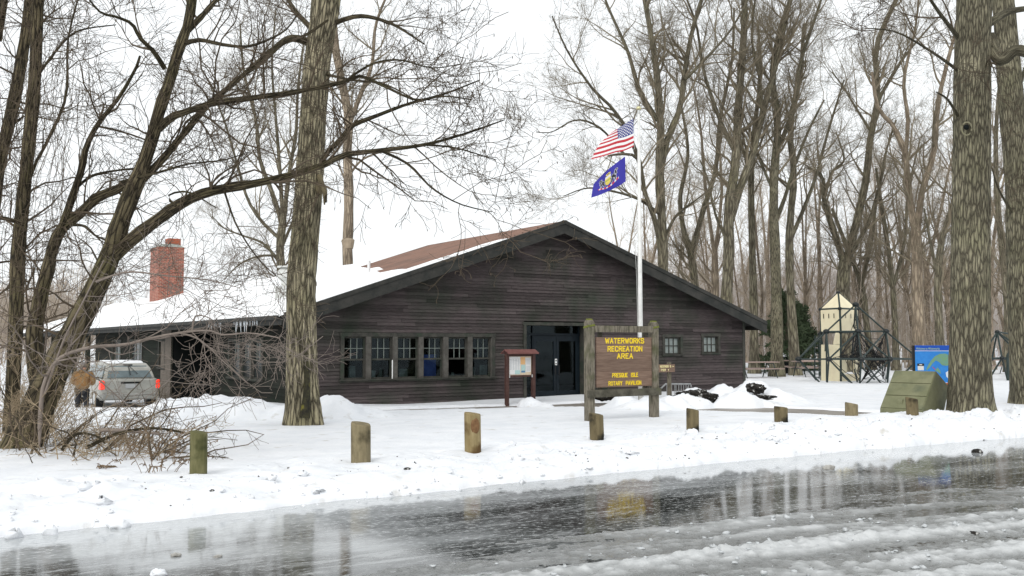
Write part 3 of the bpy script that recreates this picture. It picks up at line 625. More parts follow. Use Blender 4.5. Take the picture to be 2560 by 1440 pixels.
# icicles
r = random.Random(11)
for px in [523, 530, 537, 541, 549, 553, 586, 592, 594, 601, 604, 611, 613, 617, 619, 626, 633, 638, 643]:
    v = onside(px, 800, e-.1)[0]; l = r.uniform(.08, .2) if px not in (553, 592, 604, 613, 617) else r.uniform(.32, .52)
    quick('icicle', M['ice'], roof, lambda m: m.tube([(e-.11, v, ZE-.12), (e-.11+r.uniform(-.01, .01), v, ZE-.16-l*.5), (e-.11, v, ZE-.16-l)], [.017, .010, .002], 6))
# open pavilion posts and beam at the far end
for v in np.arange(VWALL+3, VEND, 4.2):
    quick('post', M['trim'], B, lambda m: m.box((UWL, v-.12, -1), (UWL+.24, v+.12, 2.3))); quick('post', M['trim'], B, lambda m: m.box((UWG+HWW-.8, v-.12, -1), (UWG+HWW-.56, v+.12, 2.3)))
quick('beam', M['trim'], B, lambda m: m.box((UWL+.02, VWALL, 2.22), (UWL+.22, VEND-.1, ZE-.05))); quick('beam', M['trim'], B, lambda m: m.box((UWG+HWW-.78, VWALL, 2.22), (UWG+HWW-.58, VEND-.1, ZE-.05)))
# ------------------------------------------------------------------ wooden bollards
def woodpost(name, a, b, dk, moss):
    return mat(name, a, b, scale=3.5, stretch=(3, 3, .7), rough=.9, bump=.5, bscale=9, c3=dk, s3=2.6, lo3=.48, hi3=.6, spec=.15)
MP = [woodpost('post moss', (.085, .085, .035), (.16, .15, .075), (.035, .04, .015), 0), woodpost('post grey', (.15, .125, .075), (.24, .20, .12), (.06, .05, .028), 0),
      woodpost('post tan', (.20, .15, .07), (.30, .24, .13), (.10, .06, .025), 0), woodpost('post dark', (.10, .08, .045), (.18, .145, .08), (.015, .014, .010), 0)]
PL = [((475, 517, 1080, 1188), 0, 'mossy green wooden post beside the dry weeds, farthest left of the roadside row'),
      ((878, 927, 1058, 1155), 1, 'grey cracked wooden post standing right of the big trunk at the left'),
      ((1162, 1203, 1033, 1130), 2, 'pale tan wooden post with a large round knot near its top'),
      ((1475, 1510, 1035, 1098), 3, 'dark wooden post just in front of the left leg of the big brown sign'),
      ((1716, 1747, 1023, 1082), 3, 'stained wooden post just right of the big brown sign'),
      ((1936, 1969, 1017, 1055), 3, 'short dark wooden post in front of the dirty snow pile'),
      ((2113, 2144, 1008, 1043), 1, 'short tan wooden post half buried in snow, left of the green bin'),
      ((2267, 2296, 995, 1038), 3, 'dark wooden post standing against the front of the green bin')]
r = random.Random(5)
POSTX = []
for i, ((x0, x1, y0, y1), mi, lab) in enumerate(PL):
    px = (x0+x1)/2
    p = P(px, y1, (11.9, 13.1, 14.4, 16.0, 17.4, 19.4, 20.6, 20.1)[i]); z = gz(p.x, p.y)
    rad = (x1-x0)/2/F*p.y; top = P(px, y0, p.y).z
    root = thing('wooden_bollard', lab, 'wooden post', (p.x, p.y, z), r.uniform(0, 3), 'wooden posts along the road edge')
    root.rotation_euler = (r.uniform(-.03, .03), r.uniform(-.03, .03), r.uniform(0, 3))
    m = MB(); n = 20; hh = top-z; sl = r.uniform(.05, .14); sa = math.pi*.9-root.rotation_euler[2]
    rings = []
    for zz in (-.5, 0, hh*.3, hh*.7, hh-.02, hh):
        ring = []
        for k in range(n):
            a = 2*math.pi*k/n; rr = rad*(1+.04*math.sin(3*a+i)+.03*math.sin(7*a+i*2))*(1-.06*(zz == hh))
            tz = zz+(sl*math.cos(a-sa)*rad*1.6 if zz > hh-.05 else 0)
            ring.append((rr*math.cos(a), rr*math.sin(a), tz))
        rings.append(ring)
    for a, b in zip(rings[:-1], rings[1:]):
        for k in range(n): m.face([a[k], a[(k+1) % n], b[(k+1) % n], b[k]])
    m.face(rings[-1])
    bm = m.build('post', MP[mi], root, smooth=False)
    POSTX.append((p.x, p.y, z))
    if i == 2:
        kn = MB(); 
        for q in range(3): kn.ball((0, 0, 0), .07-.02*q, 14, 8, (1, .25, 1.7))
        ko = kn.build('knot', mat('knot wood', (.12, .06, .025), (.2, .11, .05), scale=20), root, smooth=True)
        d = (Vector((0, 0, 0))-Vector((p.x, p.y, 0))).normalized(); d = Matrix.Rotation(-root.rotation_euler[2], 3, 'Z') @ (d+Vector((.35, 0, 0))).normalized()
        ko.location = (d.x*(rad-.005), d.y*(rad-.005), hh*.68); ko.rotation_euler = (0, 0, math.atan2(d.y, d.x)+math.pi/2)
# ------------------------------------------------------------------ big sign
M['oldwood'] = mat('old mossy timber', (.07, .062, .045), (.22, .195, .15), scale=7, stretch=(3, 3, .6), rough=.9, bump=.5, c3=(.07, .075, .032), s3=2.5, lo3=.52, hi3=.7)
M['oldwood_d'] = mat('dark old timber', (.045, .042, .03), (.12, .11, .085), scale=5, rough=.9, bump=.5, c3=(.05, .06, .02), s3=2.5, lo3=.5, hi3=.7)
M['moss'] = mat('moss', (.16, .17, .03), (.09, .11, .03), scale=14, rough=1, bump=.6)
M['board'] = mat('brown sign board', (.135, .085, .062), (.22, .15, .11), scale=2.5, stretch=(1, 1, 12), rough=.75, bump=.25, island=.15)
M['yellow'] = mat('yellow lettering', (.85, .62, .03), (.7, .5, .03), scale=20, rough=.6)
def lettering(txt, size, parent, loc, rot, m, name='lettering', ext=.004, bold=.0, sx=1.0, align='CENTER', sp=1.05):
    cu = bpy.data.curves.new(name, 'FONT'); cu.body = txt; cu.size = size; cu.extrude = ext; cu.offset = bold; cu.align_x = align; cu.align_y = 'BOTTOM_BASELINE'; cu.space_character = sp
    cu.resolution_u = 3
    to = bpy.data.objects.new(name+'_c', cu); COL.objects.link(to)
    dg = bpy.context.evaluated_depsgraph_get(); me = bpy.data.meshes.new_from_object(to.evaluated_get(dg)); bpy.data.objects.remove(to)
    me.transform(Matrix.Diagonal((sx, 1, 1, 1)))
    me.materials.clear(); me.materials.append(m)
    o = bpy.data.objects.new(name, me); COL.objects.link(o); o.parent = parent; o.location = loc; o.rotation_euler = rot
    return o
STK = {'A': [[(0, 0), (.5, 1), (1, 0)], [(.2, .35), (.8, .35)]], 'C': [[(1, .8), (.8, 1), (.2, 1), (0, .8), (0, .2), (.2, 0), (.8, 0), (1, .2)]], 'E': [[(1, 1), (0, 1), (0, 0), (1, 0)], [(0, .52), (.75, .52)]], 'I': [[(.5, 0), (.5, 1)]],
 'K': [[(0, 0), (0, 1)], [(1, 1), (0, .42)], [(.35, .6), (1, 0)]], 'L': [[(0, 1), (0, 0), (1, 0)]], 'N': [[(0, 0), (0, 1), (1, 0), (1, 1)]], 'O': [[(.25, 0), (0, .22), (0, .78), (.25, 1), (.75, 1), (1, .78), (1, .22), (.75, 0), (.25, 0)]], 'P': [[(0, 0), (0, 1), (.75, 1), (1, .85), (1, .62), (.75, .47), (0, .47)]],
 'Q': [[(.25, 0), (0, .22), (0, .78), (.25, 1), (.75, 1), (1, .78), (1, .22), (.75, 0), (.25, 0)], [(.6, .3), (1, -.05)]], 'R': [[(0, 0), (0, 1), (.75, 1), (1, .85), (1, .65), (.75, .5), (0, .5)], [(.5, .5), (1, 0)]], 'S': [[(1, .82), (.78, 1), (.22, 1), (0, .82), (0, .65), (.2, .53), (.8, .47), (1, .34), (1, .18), (.78, 0), (.22, 0), (0, .18)]],
 'T': [[(0, 1), (1, 1)], [(.5, 1), (.5, 0)]], 'U': [[(0, 1), (0, .2), (.22, 0), (.78, 0), (1, .2), (1, 1)]], 'V': [[(0, 1), (.5, 0), (1, 1)]], 'W': [[(0, 1), (.25, 0), (.5, .8), (.75, 0), (1, 1)]], 'Y': [[(0, 1), (.5, .5), (1, 1)], [(.5, .5), (.5, 0)]]}
WID = {'I': .0, 'W': 1.35, 'E': .85, 'L': .85, ' ': .55}
def routed(txt, parent, xc, z0, W, H, y, m, th=.16):
    t = H*th; cw = .62; gap = .30; adv = [(WID.get(c, 1.0)*cw if c != 'I' else .12, c) for c in txt]; tot = sum(a for a, c in adv)+gap*(len(txt)-1)
    s = W/tot; x = xc-W/2; mb = MB(); n = 0
    for a, c in adv:
        for st in STK.get(c, []):
            pts = [(x+(q[0]*a*s if c != 'I' else a*s/2), z0+t/2+q[1]*(H-t)) for q in st]
            for p, q in zip(pts[:-1], pts[1:]):
                d = Vector((q[0]-p[0], q[1]-p[1])); L = d.length; d /= L; e = t*.42; px_ = (p[0]-d.x*e, p[1]-d.y*e); qx = (q[0]+d.x*e, q[1]+d.y*e); nx, nz = -d.y*t/2, d.x*t/2; n += 1
                mb.prism([(px_[0]-nx, px_[1]-nz), (qx[0]-nx, qx[1]-nz), (qx[0]+nx, qx[1]+nz), (px_[0]+nx, px_[1]+nz)], y-.004-.00012*n, y)
        x += (a+gap)*s
    return mb.build('lettering', m, parent)
SP = P(1474, 1046, 20.7); SP.z = gz(SP.x, SP.y)
S = thing('park_sign', 'large brown timber park sign with yellow lettering on mossy posts', 'sign', tuple(SP), BROT)
def sgn(px, py, v=0.0):
    rr = ray(px, py); q = SP+D2*v-Vector((0, 0, CAMH)); t = D2.dot(q)/D2.dot(rr); p = Vector((0, 0, CAMH))+rr*t
    return (p-SP).dot(D1), p.z-SP.z
lt = sgn(1473, 798)[1]; uR = sgn(1634, 900)[0]; rt_ = sgn(1634, 803)[1]
pw = .085
def spost(x, top):
    m = MB(); m.box((x-pw, -pw, -.6), (x+pw, pw, top-.06)); m.hexa([(x-pw, -pw, top-.06), (x+pw, -pw, top-.06), (x+pw, pw, top-.06), (x-pw, pw, top-.06), (x-pw*.5, -pw*.5, top), (x+pw*.5, -pw*.5, top), (x+pw*.5, pw*.5, top), (x-pw*.5, pw*.5, top)])
    return m
for x, tp in ((0, lt), (uR, rt_)):
    po = spost(x, tp).build('post', M['oldwood'], S, bevel=.008)
    quick('moss_cap', M['moss'], po, lambda m: m.hexa([(x-pw-.012, -pw-.012, tp-.17), (x+pw+.012, -pw-.012, tp-.14), (x+pw+.012, pw+.012, tp-.14), (x-pw-.012, pw+.012, tp-.2), (x-pw*.55, -pw*.55, tp+.012), (x+pw*.55, -pw*.55, tp+.01), (x+pw*.55, pw*.55, tp+.01), (x-pw*.55, pw*.55, tp+.012)]))
za, zb = sgn(1560, 815)[1], sgn(1560, 831)[1]
quick('rail', M['oldwood'], S, lambda m: m.box((pw+.002, -pw-.02, zb), (uR-pw-.002, -.01, za)), bevel=.005)
zc, zd = sgn(1560, 972)[1], sgn(1560, 990)[1]
quick('rail', M['oldwood_d'], S, lambda m: m.box((-pw-.05, -pw-.06, zd), (uR+pw+.02, -pw-.002, zc)), bevel=.006)
bx0 = sgn(1488, 900)[0]; bx1 = sgn(1626, 900)[0]; bt = sgn(1560, 843)[1]; bb = sgn(1560, 967)[1]
edges_px = [843, 861, 881, 899, 928, 946.5, 967]
ez = [sgn(1560, y)[1] for y in edges_px]
def boards(m):
    m.box((bx0+.003, -.04, bb+.006), (bx1-.003, -.008, bt-.006))
    for a, b in zip(ez[:-1], ez[1:]): m.box((bx0, -.045, b+.004), (bx1, .0, a-.004))
bo = quick('sign_board', M['board'], S, boards, bevel=.004)
quick('backing', M['oldwood_d'], S, lambda m: (m.box((bx0+.1, .001, bb-.1), (bx0+.2, .05, za)), m.box((bx1-.2, .001, bb-.1), (bx1-.1, .05, za)), m.box((bx0+.34, -.02, zc), (bx0+.37, .0, bb+.003)), m.box((bx1-.12, -.02, zc), (bx1-.09, .0, bb+.003))))
for txt, xa, xb, yb, yt in (('WATERWORKS', 1511, 1606, 859, 845), ('RECREATION', 1517, 1601.5, 879, 865), ('AREA', 1540, 1578, 897, 883), ('PRESQUE  ISLE', 1528, 1591, 943, 932), ('ROTARY  PAVILION', 1519, 1599, 963, 952)):
    xm = (xa+xb)/2; u, z0_ = sgn(xm, yb); z1_ = sgn(xm, yt)[1]; W = sgn(xb, yb)[0]-sgn(xa, yb)[0]
    routed(txt, bo, u, z0_, W, z1_-z0_, -.0455, M['yellow'], .19 if len(txt) < 11 else .17)
# pale plaque under the board
# ------------------------------------------------------------------ bulletin board
KP = P(1264, 1004, 27.6); KP.z = gz(KP.x, KP.y)
K = thing('notice_board', 'small red brown notice board with pinned papers under a little roof', 'notice board', tuple(KP), BROT)
def kp(px, py):
    rr = ray(px, py); q = KP-Vector((0, 0, CAMH)); t = D2.dot(q)/D2.dot(rr); p = Vector((0, 0, CAMH))+rr*t
    return (p-KP).dot(D1), p.z-KP.z
M['redwood'] = mat('red brown paint', (.055, .024, .02), (.085, .042, .034), scale=6, rough=.6)
k0 = 0.0; k1 = kp(1337, 950)[0]; kt = kp(1300, 884)[1]; kb = kp(1300, 942)[1]
for x in (k0+.05, k1-.05): quick('post', M['redwood'], K, lambda m: m.box((x-.05, -.04, -.5), (x+.05, .06, kt)), bevel=.005)
fr = quick('case', M['redwood'], K, lambda m: (m.box((k0+.1, -.02, kb-.0), (k1-.1, .05, kb+.05)), m.box((k0+.1, -.02, kt-.08), (k1-.1, .05, kt)), m.box((k0+.1, .03, kb+.05), (k1-.1, .05, kt-.08))))
rz0 = kt; rz1 = kp(1300, 875)[1]
quick('roof', mat('red roof board', (.13, .05, .045), (.18, .08, .07), scale=5), K, lambda m: (m.hexa([(k0-.03, -.18, rz0-.01), (k1+.03, -.18, rz0-.01), (k1+.03, .02, rz1-.01), (k0-.03, .02, rz1-.01), (k0-.03, -.18, rz0+.02), (k1+.03, -.18, rz0+.02), (k1+.03, .02, rz1+.02), (k0-.03, .02, rz1+.02)]), m.hexa([(k0-.03, .02, rz1-.01), (k1+.03, .02, rz1-.01), (k1+.03, .22, rz0-.01), (k0-.03, .22, rz0-.01), (k0-.03, .02, rz1+.02), (k1+.03, .02, rz1+.02), (k1+.03, .22, rz0+.02), (k0-.03, .22, rz0+.02)])))
pa, pb, pc, pd = k0+.12, k1-.12, kb+.05, kt-.08
M['paper'] = mat('paper', (.74, .74, .72), (.66, .66, .66), scale=20, rough=.5); M['ink'] = mat('printed grey text', (.42, .44, .45), (.7, .7, .7), scale=60, stretch=(1, 1, 3), rough=.6)
bk = quick('back_panel', mat('cork panel', (.62, .50, .36), (.7, .58, .44), scale=9), K, lambda m: m.box((pa, .01, pc), (pb, .029, pd)))
W = pb-pa; H = pd-pc
def papers(m):
    m.mi = 0; m.box((pa+.01, .002, pc+.02), (pa+W*.50, .009, pd-.01)); m.box((pa+W*.74, .002, pc+.16*H), (pb-.02, .009, pd-.04))
    m.mi = 1
    for i in range(4): m.box((pa+.03+W*.115*i, -.001, pc+.28*H), (pa+.03+W*.115*i+W*.08, .0015, pd-.07))
    m.box((pa+W*.77, -.001, pc+.2*H), (pb-.035, .0015, pc+.5*H)); m.box((pa+W*.77, -.001, pc+.55*H), (pb-.035, .0015, pd-.06))
    m.mi = 2; m.box((pa+W*.52, .003, pd-.42*H), (pa+W*.71, .008, pd-.02))
    m.mi = 3; m.box((pa+W*.54, .003, pc+.12*H), (pa+W*.73, .008, pd-.46*H)); m.box((pa+W*.26, -.0005, pc+.05*H), (pa+W*.49, .0012, pc+.26*H))
    m.mi = 4; m.box((pa+W*.55, .0015, pc+.14*H), (pa+W*.72, .0025, pc+.23*H))
quick('papers', [M['paper'], M['ink'], mat('orange leaflet', (.7, .42, .2)), mat('teal leaflet', (.35, .52, .5), (.45, .6, .58), scale=30), mat('blue leaflet', (.1, .2, .35))], K, papers)
quick('latch', M['metal'], K, lambda m: m.box((pa-.02, -.04, kb-.02), (pa+.01, -.021, kb+.06))); quick('latch', M['metal'], K, lambda m: m.box((pb-.01, -.04, kb-.02), (pb+.02, -.021, kb+.06)))
# ------------------------------------------------------------------ small direction sign
DP = P(1676, 978, 28.2); DP.z = gz(DP.x, DP.y)-.0
D = thing('direction_sign', 'small brown sign pointing to restrooms and pier on a single post', 'sign', tuple(DP), BROT)
def dp(px, py):
    rr = ray(px, py); q = DP-Vector((0, 0, CAMH)); t = D2.dot(q)/D2.dot(rr); p = Vector((0, 0, CAMH))+rr*t
    return (p-DP).dot(D1), p.z-DP.z
a = dp(1645, 911); b = dp(1685, 930); t_ = dp(1676, 906)[1]
quick('post', M['oldwood'], D, lambda m: m.box((-.05, 0, -.8), (.05, .09, t_)), bevel=.005)
db = quick('sign_board', M['board'], D, lambda m: m.box((a[0], -.045, b[1]), (b[0], -.002, a[1])), bevel=.005)
hh = a[1]-b[1]; ww = b[0]-a[0]
M['cream'] = mat('cream lettering', (.75, .66, .35), rough=.6)
routed('RESTROOMS', db, a[0]+ww*.40, b[1]+hh*.58, ww*.66, hh*.3, -.0455, M['cream'], .2); routed('PIER', db, a[0]+ww*.27, b[1]+hh*.14, ww*.28, hh*.3, -.0455, M['cream'], .2)
def arrow(m, x, z, s, ang):
    ca, sa = math.cos(ang), math.sin(ang)
    f = lambda p: (x+s*(p[0]*ca-p[1]*sa), z+s*(p[0]*sa+p[1]*ca))
    for poly in ([(-.12, -.5), (.12, -.5), (.12, .05), (-.12, .05)], [(-.4, .05), (.4, .05), (0, .5)]): m.prism([f(p) for p in poly], -.049, -.0455)
quick('arrow', M['cream'], db, lambda m: (arrow(m, a[0]+ww*.88, b[1]+hh*.72, hh*.28, 1.3), arrow(m, a[0]+ww*.58, b[1]+hh*.28, hh*.28, 0)))
# ------------------------------------------------------------------ handrail
HP = P(1690, 985, 30.8); HP.z = gz(HP.x, HP.y)-.05
Hh = thing('ramp_handrail', 'grey metal ramp handrail low against the wall behind the small sign', 'handrail', tuple(HP), BROT)
def hp(px, py):
    rr = ray(px, py); q = HP-Vector((0, 0, CAMH)); t = D2.dot(q)/D2.dot(rr); p = Vector((0, 0, CAMH))+rr*t
    return (p-HP).dot(D1), p.z-HP.z
A, B_, C_ = hp(1648, 975), hp(1664, 960), hp(1726, 960)
M['railgrey'] = mat('grey rail', (.2, .21, .21), (.3, .3, .3), scale=5, rough=.5)
quick('rail', M['railgrey'], Hh, lambda m: m.tube([(A[0], 0, A[1]), (B_[0], 0, B_[1]), (C_[0], 0, C_[1]), (C_[0]+.03, 0, C_[1]-.08)], .028, 8))
def bal(m):
    for px in (1667, 1673, 1679, 1687, 1690, 1697, 1703, 1709, 1715, 1721): x = hp(px, 970)[0]; m.tube([(x, 0, -.4), (x, 0, B_[1]-.02)], .012, 6)
    m.tube([(hp(1712, 970)[0], .02, .1), (hp(1724, 960)[0], .02, C_[1])], .015, 6)
quick('balusters', M['railgrey'], Hh, bal)
# ------------------------------------------------------------------ flagpole and flags
FP = P(1602, 978, 28.3); FP.z = gz(FP.x, FP.y)
fpz = lambda py: P(1595, py, FP.y).z-FP.z
FPO = thing('flagpole', 'tall white tapering flagpole behind the big brown sign', 'flagpole', tuple(FP))
topz = fpz(284)
quick('pole', mat('white pole paint', (.78, .78, .76), (.62, .62, .6), scale=3, rough=.35, spec=.5), FPO, lambda m: m.tube([(0, 0, -.4), (0, 0, topz*.4), (0, 0, topz)], [.085, .068, .04], 18), smooth=True)
quick('pole_base', M['white'], FPO, lambda m: m.tube([(0, 0, -.3), (0, 0, .16), (0, 0, .2)], [.16, .16, .09], 18))
quick('truck', M['metal'], FPO, lambda m: m.tube([(0, 0, topz), (0, 0, topz+.1)], [.05, .035], 12))
quick('finial', mat('gilt ball', (.62, .58, .35), rough=.4, metal=.7), FPO, lambda m: m.ball((0, 0, topz+.16), .075, 14, 10, (1, 1, .8)), smooth=True)
hx = -.12
def hal(m):
    zt = topz-.05
    m.tube([(-.05, -.03, zt), (hx, -.03, zt-.12), (hx-.02, -.03, fpz(372))], .006, 5); m.tube([(hx-.02, -.03, fpz(372)), (-.30, -.05, fpz(392)), (-.29, -.05, fpz(455)), (-.16, -.04, fpz(560)), (-.1, -.02, fpz(700)), (-.07, -.09, 1.2)], .006, 5)
quick('halyard', mat('rope', (.5, .5, .48)), FPO, hal)
def interp_grid(gr, uu, vv, U, V):
    gr = np.array(gr, float)      # rows v, cols u
    def cr(arr, ts, t):           # piecewise smooth (Catmull) along axis 0
        ts = np.array(ts); i = np.clip(np.searchsorted(ts, t, side='right')-1, 0, len(ts)-2)
        i0 = np.clip(i-1, 0, len(ts)-1); i3 = np.clip(i+2, 0, len(ts)-1)
        f = ((t-ts[i])/(ts[i+1]-ts[i]))[:, None] if arr.ndim == 2 else None
        return i, i0, i3, (t-ts[i])/(ts[i+1]-ts[i])
    i, i0, i3, f = cr(gr[0], uu, U)
    f = f[None, :, None]; p0, p1, p2, p3 = gr[:, i0], gr[:, i], gr[:, i+1], gr[:, i3]
    a = .5*(2*p1+(p2-p0)*f+(2*p0-5*p1+4*p2-p3)*f*f+(3*p1-p0-3*p2+p3)*f**3)
    i, i0, i3, f = cr(gr, vv, V)
    f = f[:, None, None]; p0, p1, p2, p3 = a[i0], a[i], a[i+1], a[i3]
    return .5*(2*p1+(p2-p0)*f+(2*p0-5*p1+4*p2-p3)*f*f+(3*p1-p0-3*p2+p3)*f**3)
def flagmat(name, c, k=.25):
    m = bpy.data.materials.new(name); m.use_nodes = True; n = m.node_tree.nodes; L = m.node_tree.links; b = n['Principled BSDF']; b.inputs['Base Color'].default_value = (*c, 1); b.inputs['Roughness'].default_value = .7
    t = n.new('ShaderNodeBsdfTranslucent'); t.inputs[0].default_value = (*c, 1); x = n.new('ShaderNodeMixShader'); x.inputs[0].default_value = k
    L.new(b.outputs[0], x.inputs[1]); L.new(t.outputs[0], x.inputs[2]); L.new(x.outputs[0], n['Material Output'].inputs[0]); return m
def make_flag(name, label, gr, uu, vv, nu, nv, depth, classify, mats, ripple):
    U = np.linspace(0, 1, nu+1); V = np.linspace(0, 1, nv+1)
    px = interp_grid(gr, uu, vv, U, V)                       # (nv+1, nu+1, 2) photo pixels
    UU, VV = np.meshgrid(U, V)
    Yd = 28.25+depth*UU**1.2+ripple*np.sin(UU*9+VV*3)*UU**.5
    pts = np.zeros(px.shape[:2]+(3,))
    for a in range(px.shape[0]):
        for b in range(px.shape[1]): pts[a, b] = P(px[a, b, 0], px[a, b, 1], Yd[a, b])
    org = Vector(pts[0, 0]); pts -= np.array(org)
    Vt = pts.reshape(-1, 3); i = (np.arange(nv)[:, None]*(nu+1)+np.arange(nu)[None, :]).ravel()
    Fq = np.stack([i, i+1, i+nu+2, i+nu+1], -1)
    uc = (np.arange(nu)+.5)/nu; vc = (np.arange(nv)+.5)/nv; mi = classify(*np.meshgrid(uc, vc)).ravel()
    o = npmesh(name, Vt, Fq, mats, None, smooth=True, mi=mi); o.location = org
    return tag(o, label, 'flag')
Z5 = lambda x, y: (1440+x/4.646, 250+y/4.646)
gr = [[Z5(668, 215), Z5(575, 272), Z5(480, 335), Z5(440, 358), Z5(405, 382)], [Z5(670, 385), Z5(580, 425), Z5(485, 450), Z5(370, 492), Z5(262, 525)], [Z5(670, 540), Z5(565, 588), Z5(450, 612), Z5(310, 655), Z5(175, 690)]]
def usf(u, v):
    st = np.floor(v*13).astype(int) % 2      # 0 red 1 white
    mi = st.copy(); ca = (u < .4) & (v < 7/13.); mi[ca] = 2
    for rr_ in range(9):
        for c in range(6 if rr_ % 2 == 0 else 5):
            sx = .4/12*(1+2*c+(rr_ % 2)); sy = 7/13./10*(1+rr_)
            dx = (u-sx)*1.9; dy = v-sy; rad = np.hypot(dx, dy); an = np.arctan2(dx, -dy)
            k = np.abs(((an*5/(2*np.pi)+.5) % 1)-.5)*2      # 0 at tip dir .. 1 between
            lim = .036*(1-.55*np.clip(k*1.25, 0, 1)); mi[(rad < lim) & ca] = 1
    return mi
make_flag('national_flag', 'red white and blue striped flag with white stars flying at the top of the pole', gr, [0, .2, .4, .7, 1], [0, 7/13., 1], 240, 130, .75, usf, [flagmat('flag red', (.50, .025, .04)), flagmat('flag white', (.8, .8, .8)), flagmat('flag blue', (.02, .03, .20))], .05)
gr = [[Z5(571, 655), Z5(480, 722), Z5(380, 800), Z5(285, 890), Z5(205, 975)], [Z5(574, 800), Z5(480, 850), Z5(370, 925), Z5(270, 1000), Z5(188, 1060)], [Z5(578, 945), Z5(495, 1000), Z5(375, 1060), Z5(270, 1105), Z5(176, 1135)]]
def stf(u, v):
    mi = np.zeros(u.shape, int); x = (u-.5)*1.5; y = v-.50      # y down
    def el(cx, cy, a, b, rot=0):
        c, s = math.cos(rot), math.sin(rot); dx = x-cx; dy = y-cy; return ((dx*c+dy*s)/a)**2+((-dx*s+dy*c)/b)**2 < 1
    for s in (-1, 1):
        for grow_, val in ((.012, 2), (0, 1)):
            for e_ in ((s*.24, .02, .09, .05, s*.5), (s*.31, -.10, .035, .1, s*-.3), (s*.35, -.19, .05, .028, s*.4), (s*.17, .10, .03, .11, s*.4), (s*.20, -.05, .02, .09, s*.9), (s*.29, .13, .025, .09, 0)):
                mi[el(e_[0], e_[1], e_[2]+grow_, e_[3]+grow_, e_[4])] = val
    rb = np.abs(y-(.235+.05*np.cos(x*7)-.1*x*x)) < .030; mi[rb & (np.abs(x) < .42)] = 3; mi[rb & (np.abs(x) < .42) & (np.sin(x*40) > .35)] = 2
    sh = (np.abs(x) < .115*np.sqrt(np.clip(1-((y+.02)/.22)**3*(y > -.02), 0, 1))) & (y > -.17) & (y < .2); mi[sh] = 4; mi[sh & (y < -.07)] = 2; mi[sh & (np.abs(y-.02) < .018)] = 5
    mi[el(0, -.23, .10, .05)] = 4; mi[el(0, -.23, .05, .025)] = 1
    return mi
make_flag('state_flag', 'deep blue flag with a coat of arms flying below the striped flag', gr, [0, .25, .5, .75, 1], [0, .5, 1], 150, 100, .7, stf, [flagmat('flag deep blue', (.035, .03, .32)), flagmat('arms black', (.02, .02, .03)), flagmat('arms white', (.7, .7, .68)), flagmat('arms red', (.55, .05, .08)), flagmat('arms gold', (.75, .6, .12)), flagmat('arms green', (.25, .4, .1))], .06)
# ------------------------------------------------------------------ green bin
M['olive'] = mat('olive painted plywood', (.135, .14, .075), (.19, .19, .11), scale=2.2, rough=.7, bump=.15, c3=(.10, .11, .065), s3=3)
GP = G(2252, 1040, .22); GP.z = gz(GP.x, GP.y)
GR = R(-45)
GB = thing('storage_bin', 'olive green wooden storage bin with slanted lid beside the big trunk at the right', 'storage bin', tuple(GP), GR)
gd = Vector((math.cos(GR), math.sin(GR), 0)); gn = Vector((-math.sin(GR), math.cos(GR), 0))
def gbw(px, py, v):
    rr = ray(px, py); q = GP+gn*v-Vector((0, 0, CAMH)); t = gn.dot(q)/gn.dot(rr); p = Vector((0, 0, CAMH))+rr*t
    return (p-GP).dot(gd), p.z-GP.z
x0 = gbw(2200, 1030, 0)[0]; x1 = gbw(2306, 1030, 0)[0]
zl = gbw(2200, 1021, 0)[1]; 
vt = .8; zt = gbw(2285, 927, vt)[1]
print('bin', x0, x1, zl, zt)
prof = [(0, -.3), (0, zl), (vt, zt), (1.52, zt-.36), (1.02, -.3)]
m = MB(); m.prism(prof, x0, x1, 'x'); body = m.build('bin_body', M['olive'], GB, bevel=.008)
def lidl(m):
    n = Vector((-(zt-zl), vt)).normalized()
    for k in (0, 1, 2):
        a = .02+k*.325; b = a+.305
        pts = [(vt*a, zl+(zt-zl)*a), (vt*b, zl+(zt-zl)*b)]
        p = [(pts[0][0], pts[0][1]), (pts[1][0], pts[1][1]), (pts[1][0]+n.x*.018, pts[1][1]+n.y*.018), (pts[0][0]+n.x*.018, pts[0][1]+n.y*.018)]
        m.prism(p, x0+.012, x1-.012, 'x')
quick('lid', M['olive'], GB, lidl)
lm = (x0+x1)/2+.1; sh_ = vt*.2
quick('lid_handle', M['olive'], GB, lambda m: [m.hexa([(lm+d-.07, sh_-.09, zl+(zt-zl)*.2-.1), (lm+d+.07, sh_-.09, zl+(zt-zl)*.2-.1), (lm+d+.07, sh_, zl+(zt-zl)*.2), (lm+d-.07, sh_, zl+(zt-zl)*.2), (lm+d-.05, sh_-.07, zl+(zt-zl)*.2+.02), (lm+d+.05, sh_-.07, zl+(zt-zl)*.2+.02), (lm+d+.05, sh_+.01, zl+(zt-zl)*.2+.06), (lm+d-.05, sh_+.01, zl+(zt-zl)*.2+.06)]) for d in (-.16, .06)])
